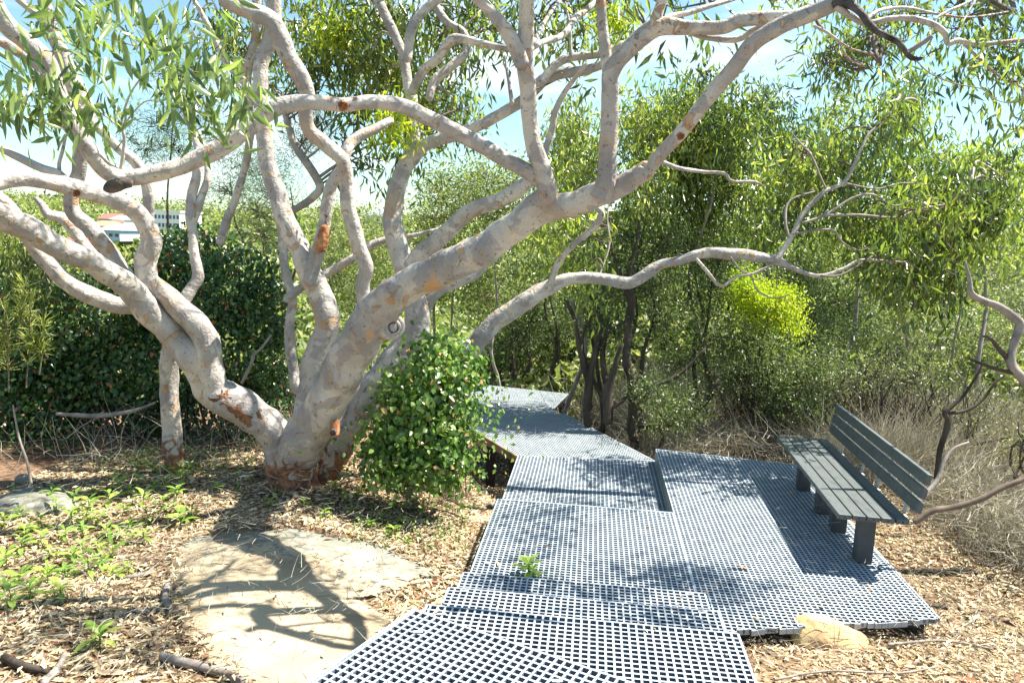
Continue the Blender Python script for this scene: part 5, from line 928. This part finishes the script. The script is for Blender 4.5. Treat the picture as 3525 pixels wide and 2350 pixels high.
# bark strips at the trunk foot
def strip(x, y, L, Wd, az, label, z=.0):
    mb = MB(); p = on(x, y, z-.05); d = np.array([math.cos(az), math.sin(az), .08]); s = np.cross(d, [0, 0, 1]); V = []; f = []
    n = 7
    for i in range(n):
        t = i/(n-1)
        for j in range(5):
            a = (j-2)/2; V.append(p+d*L*(t-.5)+s*Wd*a*(.6+.4*math.sin(3.14*t))+np.array([0, 0, .5*Wd*(1-a*a)+.02*math.sin(t*5+x)]))
    for i in range(n-1):
        for j in range(4): q = i*5+j; f.append((q, q+1, q+6, q+5))
    mb.add(V, f); o = mb.build('bark_strip', LB, smooth=True); tag(o, label, 'bark'); return o
strip(700, 1110, .2, .03, -.5, 'curled orange bark strip lit beside the trunk foot'); strip(600, 1112, .16, .04, .2, 'brown bark plate at the left of the trunk foot'); strip(815, 1105, .28, .03, .1, 'flat brown bark strip between trunk and vine mound')
strip(680, 1140, .14, .03, -1.2, 'bark splinter standing below the trunk foot'); strip(745, 1092, .1, .03, .3, 'cream bark flake at the foot of the leaning stem'); strip(440, 1100, .18, .03, -1., 'orange bark strip below the slender stem')
# ------------------------------------------------------------ seedlings
SLF = []
for i in range(4):
    n = 6; V = []; f = []
    for k in range(n):
        t = k/(n-1); ww = .5*(.27+.04*i)*math.sin(math.pi*min(.985, t**1.25+.02))**.8+.002; z = .25*t-.42*t*t
        V += [(-ww, t, z+ww*.3), (0, t, z), (ww, t, z+ww*.3)]
    for k in range(n-1): a = k*3; f += [(a, a+1, a+4, a+3), (a+1, a+2, a+5, a+4)]
    me = bpy.data.meshes.new('leaf'); me.from_pydata(V, [], f); a = me.attributes.new('rnd', 'FLOAT', 'FACE'); a.data.foreach_set('value', [[.15, .45, .7, .95][i]]*len(f)); me.polygons.foreach_set('use_smooth', [True]*len(f)); me.materials.append(G_SEED); SLF.append(me)
stemme = bpy.data.meshes.new('stem'); t_ = MB(); t_.tube([(0, 0, -.03), (.004, 0, .5), (0, 0, 1)], [.03, .03, .02], 5); so_ = t_.build('stem_source', G_SEED); stemme = so_.data; bpy.data.objects.remove(so_)
def seedling(x, y, s, label, nl=8, z=None, group='leafy seedlings on the left bank', yel=0, hgt_=None):
    p = spot(x, y, .0) if z is None else on(x, y, z); H_ = hgt_ or s*.8
    e = empty('seedling', p, label, 'seedling', group); st = bpy.data.objects.new('stem', stemme); col.objects.link(st); st.parent = e; st.scale = (.12, .12, H_)
    az = random.uniform(0, 6)
    for k in range(nl):
        az += 2.4+random.uniform(-.3, .3); h = H_*(.35+.65*k/max(1, nl-1)); L = s*(1.0-.35*k/nl)*random.uniform(.75, 1.15)
        o = bpy.data.objects.new('leaf', SLF[(random.choice([0, 1, 1, 2, 2, 3]) if not yel else random.choice([2, 3, 3]))]); col.objects.link(o); o.parent = e
        o.location = (0, 0, h); o.rotation_euler = (random.uniform(-.1, .45)+.5*k/nl, random.uniform(-.25, .25), az); o.scale = (L, L, L)
    return e
sp_ = [(10, 1215, 'seedling at the left edge beside the small rock'), (45, 1190, None), (95, 1215, None), (70, 1165, None), (130, 1180, None), (165, 1205, None), (205, 1175, None), (190, 1230, None), (150, 1245, None), (95, 1255, None), (50, 1265, None), (120, 1285, None),
       (235, 1205, None), (250, 1160, None), (285, 1180, None), (300, 1215, None), (245, 1235, None), (225, 1265, None), (190, 1275, None), (260, 1285, None), (275, 1245, None), (330, 1160, None), (355, 1135, None), (320, 1115, None), (375, 1165, None), (385, 1120, None), (405, 1145, None), (420, 1110, None), (400, 1180, None), (365, 1195, None),
       (350, 1090, None), (415, 1085, None), (385, 1090, None), (300, 1140, None), (270, 1130, None), (215, 1145, None), (175, 1160, None), (235, 1310, None), (205, 1320, None), (170, 1300, None), (260, 1330, None), (150, 1330, None), (110, 1340, None), (70, 1380, None), (25, 1400, None), (45, 1350, None), (10, 1370, None),
       (415, 1210, 'seedling just above the left end of the slab'), (440, 1195, None), (295, 1320, 'lone seedling near the left end of the slab'), (500, 1130, 'seedling left of the trunk foot'), (545, 1128, 'seedling near the trunk foot in the litter'), (630, 1135, 'bright seedling right below the trunk foot'), (620, 1165, 'dark low seedling between trunk and slab'), (770, 1120, 'seedling at the foot of the leaning stem'), (790, 1150, None), (810, 1180, None), (760, 1165, None), (745, 1190, None), (830, 1135, None), (880, 1195, 'seedling on the litter above the slab tip'), (905, 1230, None), (850, 1215, None), (935, 1250, None), (230, 1490, 'dark green seedling alone in the lower left litter'), (30, 1150, None), (340, 1205, None), (140, 1375, None), (575, 1105, None), (700, 1160, None), (200, 1200, None), (120, 1150, None), (60, 1235, None), (330, 1245, None), (15, 1300, None)]
LM = ['small leafy seedling in the crowded patch on the left bank', 'small leafy seedling right of the trunk foot']
SL = {}
ORD = ['leftmost', 'second', 'third', 'fourth', 'fifth', 'sixth', 'seventh', 'eighth', 'ninth', 'tenth', 'eleventh', 'twelfth', 'thirteenth', 'fourteenth', 'fifteenth']
for (xa, xb, rows_, where) in ((0, 480, [(0, 1125, 'row nearest the vines'), (1125, 1170, 'row second from the vines'), (1170, 1208, 'third row below the vines'), (1208, 1250, 'middle row'), (1250, 1300, 'row below the middle'), (1300, 1345, 'next to lowest row'), (1345, 1700, 'lowest row')], 'of the left bank'), (480, 1000, [(0, 1145, 'row at the trunk foot'), (1145, 1200, 'row between trunk and slab'), (1200, 1700, 'row above the slab tip')], 'right of the big tree')):
    for (ya, yb, rn) in rows_:
        ix = sorted([i for i, q in enumerate(sp_) if xa <= q[0] < xb and ya <= q[1] < yb], key=lambda i: sp_[i][0])
        for k, i in enumerate(ix): SL[i] = ORD[k]+(' seedling in the ' if k == 0 else ' seedling from left, ')+rn+' '+where
for i, (x, y, lab) in enumerate(sp_):
    s = random.uniform(.095, .15) if x < 480 else random.uniform(.06, .10)
    g = 'leafy seedlings on the left bank' if x < 480 else 'leafy seedlings by the trunk foot'
    seedling(x, y, s, lab or SL[i], random.choice([6, 8, 9, 10]), group=g)
seedling(1213, 1325, .14, 'yellow-green sprout growing up through the grating deck', 11, z=-.01, group='sprout', yel=1)
seedling(1224, 1327, .09, 'smaller yellow-green sprout beside the larger one in the deck', 6, z=-.01, group='sprout', yel=1)
for x, y, lab in ((2230, 1060, 'broad-leaved green seedling in the brush at the right'), (2290, 1075, 'broad-leaved seedling nearest the right edge'), (2255, 1010, 'broad-leaved seedling above its two neighbours at the right'), (2190, 1090, 'yellowish seedling by the thin dark sapling')):
    seedling(x, y, .10, lab, 12, group='seedlings in the right brush', hgt_=.25)
# low leafy ground plants near the vine foot
def lowplants(n, x0, x1, y0, y1, label, seed, L=.035):
    rg = np.random.default_rng(seed); c = np.stack([rg.uniform(x0, x1, n), rg.uniform(y0, y1, n)], 1); P = np.repeat(c, 8, 0)+rg.normal(0, .03, (n*8, 2)); z = hgt(P[:, 0], P[:, 1])+rg.uniform(.02, .12, len(P)); k = len(P)
    V, T, kk = leaves(np.column_stack([P, z]), unit(rg.normal(0, 1, (k, 3))), unit(rg.normal(0, .5, (k, 3))+[0, 0, 1]), L*rg.uniform(.6, 1.3, k), L*.55*rg.uniform(.6, 1.3, k), rich=True, fold=.1)
    o = trimesh('ground_creeper', V, T, np.repeat(rg.random(k), kk), G_MOUND, kind='stuff'); tag(o, label, 'creeper')
lowplants(70, -1.3, -.35, 5.7, 7.0, 'small creeper leaves in the litter between slab and vine mound', 51)
lowplants(110, -4.2, -2.2, 7.0, 7.9, 'small creeper leaves in the shade under the dark vines', 52)
# ------------------------------------------------------------ far houses
def hmat(n, c): return noisemat(n, [(.3, tuple(v*.92 for v in c)), (.7, c)], 2, bump=0)
WHT = hmat('white_render', (.78, .78, .76)); BLU = hmat('pale_blue_wall', (.45, .55, .68)); ORW = hmat('orange_brick', (.62, .36, .24)); ORR = hmat('orange_tile', (.55, .27, .15)); REDR = hmat('red_tile', (.55, .13, .10)); GRR = hmat('grey_blue_roof', (.28, .34, .42)); SLT = hmat('slate', (.25, .28, .32)); GLS = hmat('window_glass', (.10, .13, .17))
def house(name, label, x0, x1, ytop, ybot, d, wall, roof, kind='hip', depth=9, win=3, rows=1, wallfrac=.5):
    A = at(x0, ybot, d); B = at(x1, ybot, d); wd = B[0]-A[0]; T_ = at((x0+x1)/2, ytop, d); Hh = T_[2]-min(A[2], B[2]); zb = min(A[2], B[2])-1.; c = (A+B)/2
    e = empty(name, (c[0], c[1], zb), label, 'house', 'far houses'); wh = Hh*wallfrac+1.; mb = MB(); mb.box((c[0], c[1]+depth/2, zb+wh/2), (wd/2, 0, 0), (0, depth/2, 0), (0, 0, wh/2)); mb.build('wall', wall, e)
    z1 = zb+wh; ov_ = .4; rh = Hh+1-wh; xa, xb, ya, yb = c[0]-wd/2-ov_, c[0]+wd/2+ov_, c[1]-ov_, c[1]+depth+ov_; mb = MB()
    if kind == 'flat': mb.box((c[0], c[1]+depth/2, z1+.2), (wd/2+.3, 0, 0), (0, depth/2+.3, 0), (0, 0, .2))
    elif kind == 'pyr': mb.add([(xa, ya, z1), (xb, ya, z1), (xb, yb, z1), (xa, yb, z1), ((xa+xb)/2, (ya+yb)/2, z1+rh)], [(0, 1, 4), (1, 2, 4), (2, 3, 4), (3, 0, 4), (3, 2, 1, 0)])
    elif kind == 'gable': mb.add([(xa, ya, z1), (xb, ya, z1), (xb, yb, z1), (xa, yb, z1), (xa, (ya+yb)/2, z1+rh), (xb, (ya+yb)/2, z1+rh)], [(0, 1, 5, 4), (2, 3, 4, 5), (0, 4, 3), (1, 2, 5), (3, 2, 1, 0)])
    else: k = min(wd*.28, 3); mb.add([(xa, ya, z1), (xb, ya, z1), (xb, yb, z1), (xa, yb, z1), (xa+k, (ya+yb)/2, z1+rh), (xb-k, (ya+yb)/2, z1+rh)], [(0, 1, 5, 4), (2, 3, 4, 5), (3, 0, 4), (1, 2, 5), (3, 2, 1, 0)])
    mb.build('roof', roof, e)
    for r in range(rows):
        for i in range(win):
            mb = MB(); x = c[0]-wd/2+wd*(i+.5)/win; z = zb+wh*(r+.75)/(rows+.35); mb.box((x, c[1]-.03, z), (wd/win*.28, 0, 0), (0, .04, 0), (0, 0, wh/(rows+1)*.28)); mb.build('window', GLS, e)
    return e
house('white_building', 'blocky white flat-roofed building on the far slope', 354, 413, 484, 520, 170, WHT, WHT, 'flat', 12, 7, 2, .92)
house('pale_house', 'pale blue house with red tiled roof, far left', 228, 258, 489, 515, 165, BLU, REDR, 'gable', 9, 2, 1, .5)
house('pale_house', 'white gabled house beside the red-roofed one', 256, 285, 494, 518, 160, WHT, BLU, 'gable', 8, 3, 1, .6)
house('orange_house', 'orange brick house with hipped tile roof', 196, 240, 506, 535, 150, ORW, ORR, 'hip', 10, 2, 1, .6)
house('grey_roofed_house', 'long low house with grey-blue roof', 221, 275, 516, 540, 140, BLU, GRR, 'hip', 8, 4, 1, .5)
house('red_roofed_shed', 'bright red roof seen low between the limbs', 132, 176, 546, 566, 90, ORW, REDR, 'gable', 6, 2, 1, .35)
house('slate_roofed_house', 'grey pyramid slate roof peeking over scrub', 836, 884, 473, 500, 110, WHT, SLT, 'pyr', 9, 2, 1, .2)
house('white_cottage', 'small white cottage wall at the far left', 172, 194, 510, 527, 150, WHT, ORR, 'hip', 7, 2, 1, .7)
print('tris', sum(len(o.data.polygons) for o in bpy.data.objects if o.type == 'MESH'), 'objs', len(bpy.data.objects))
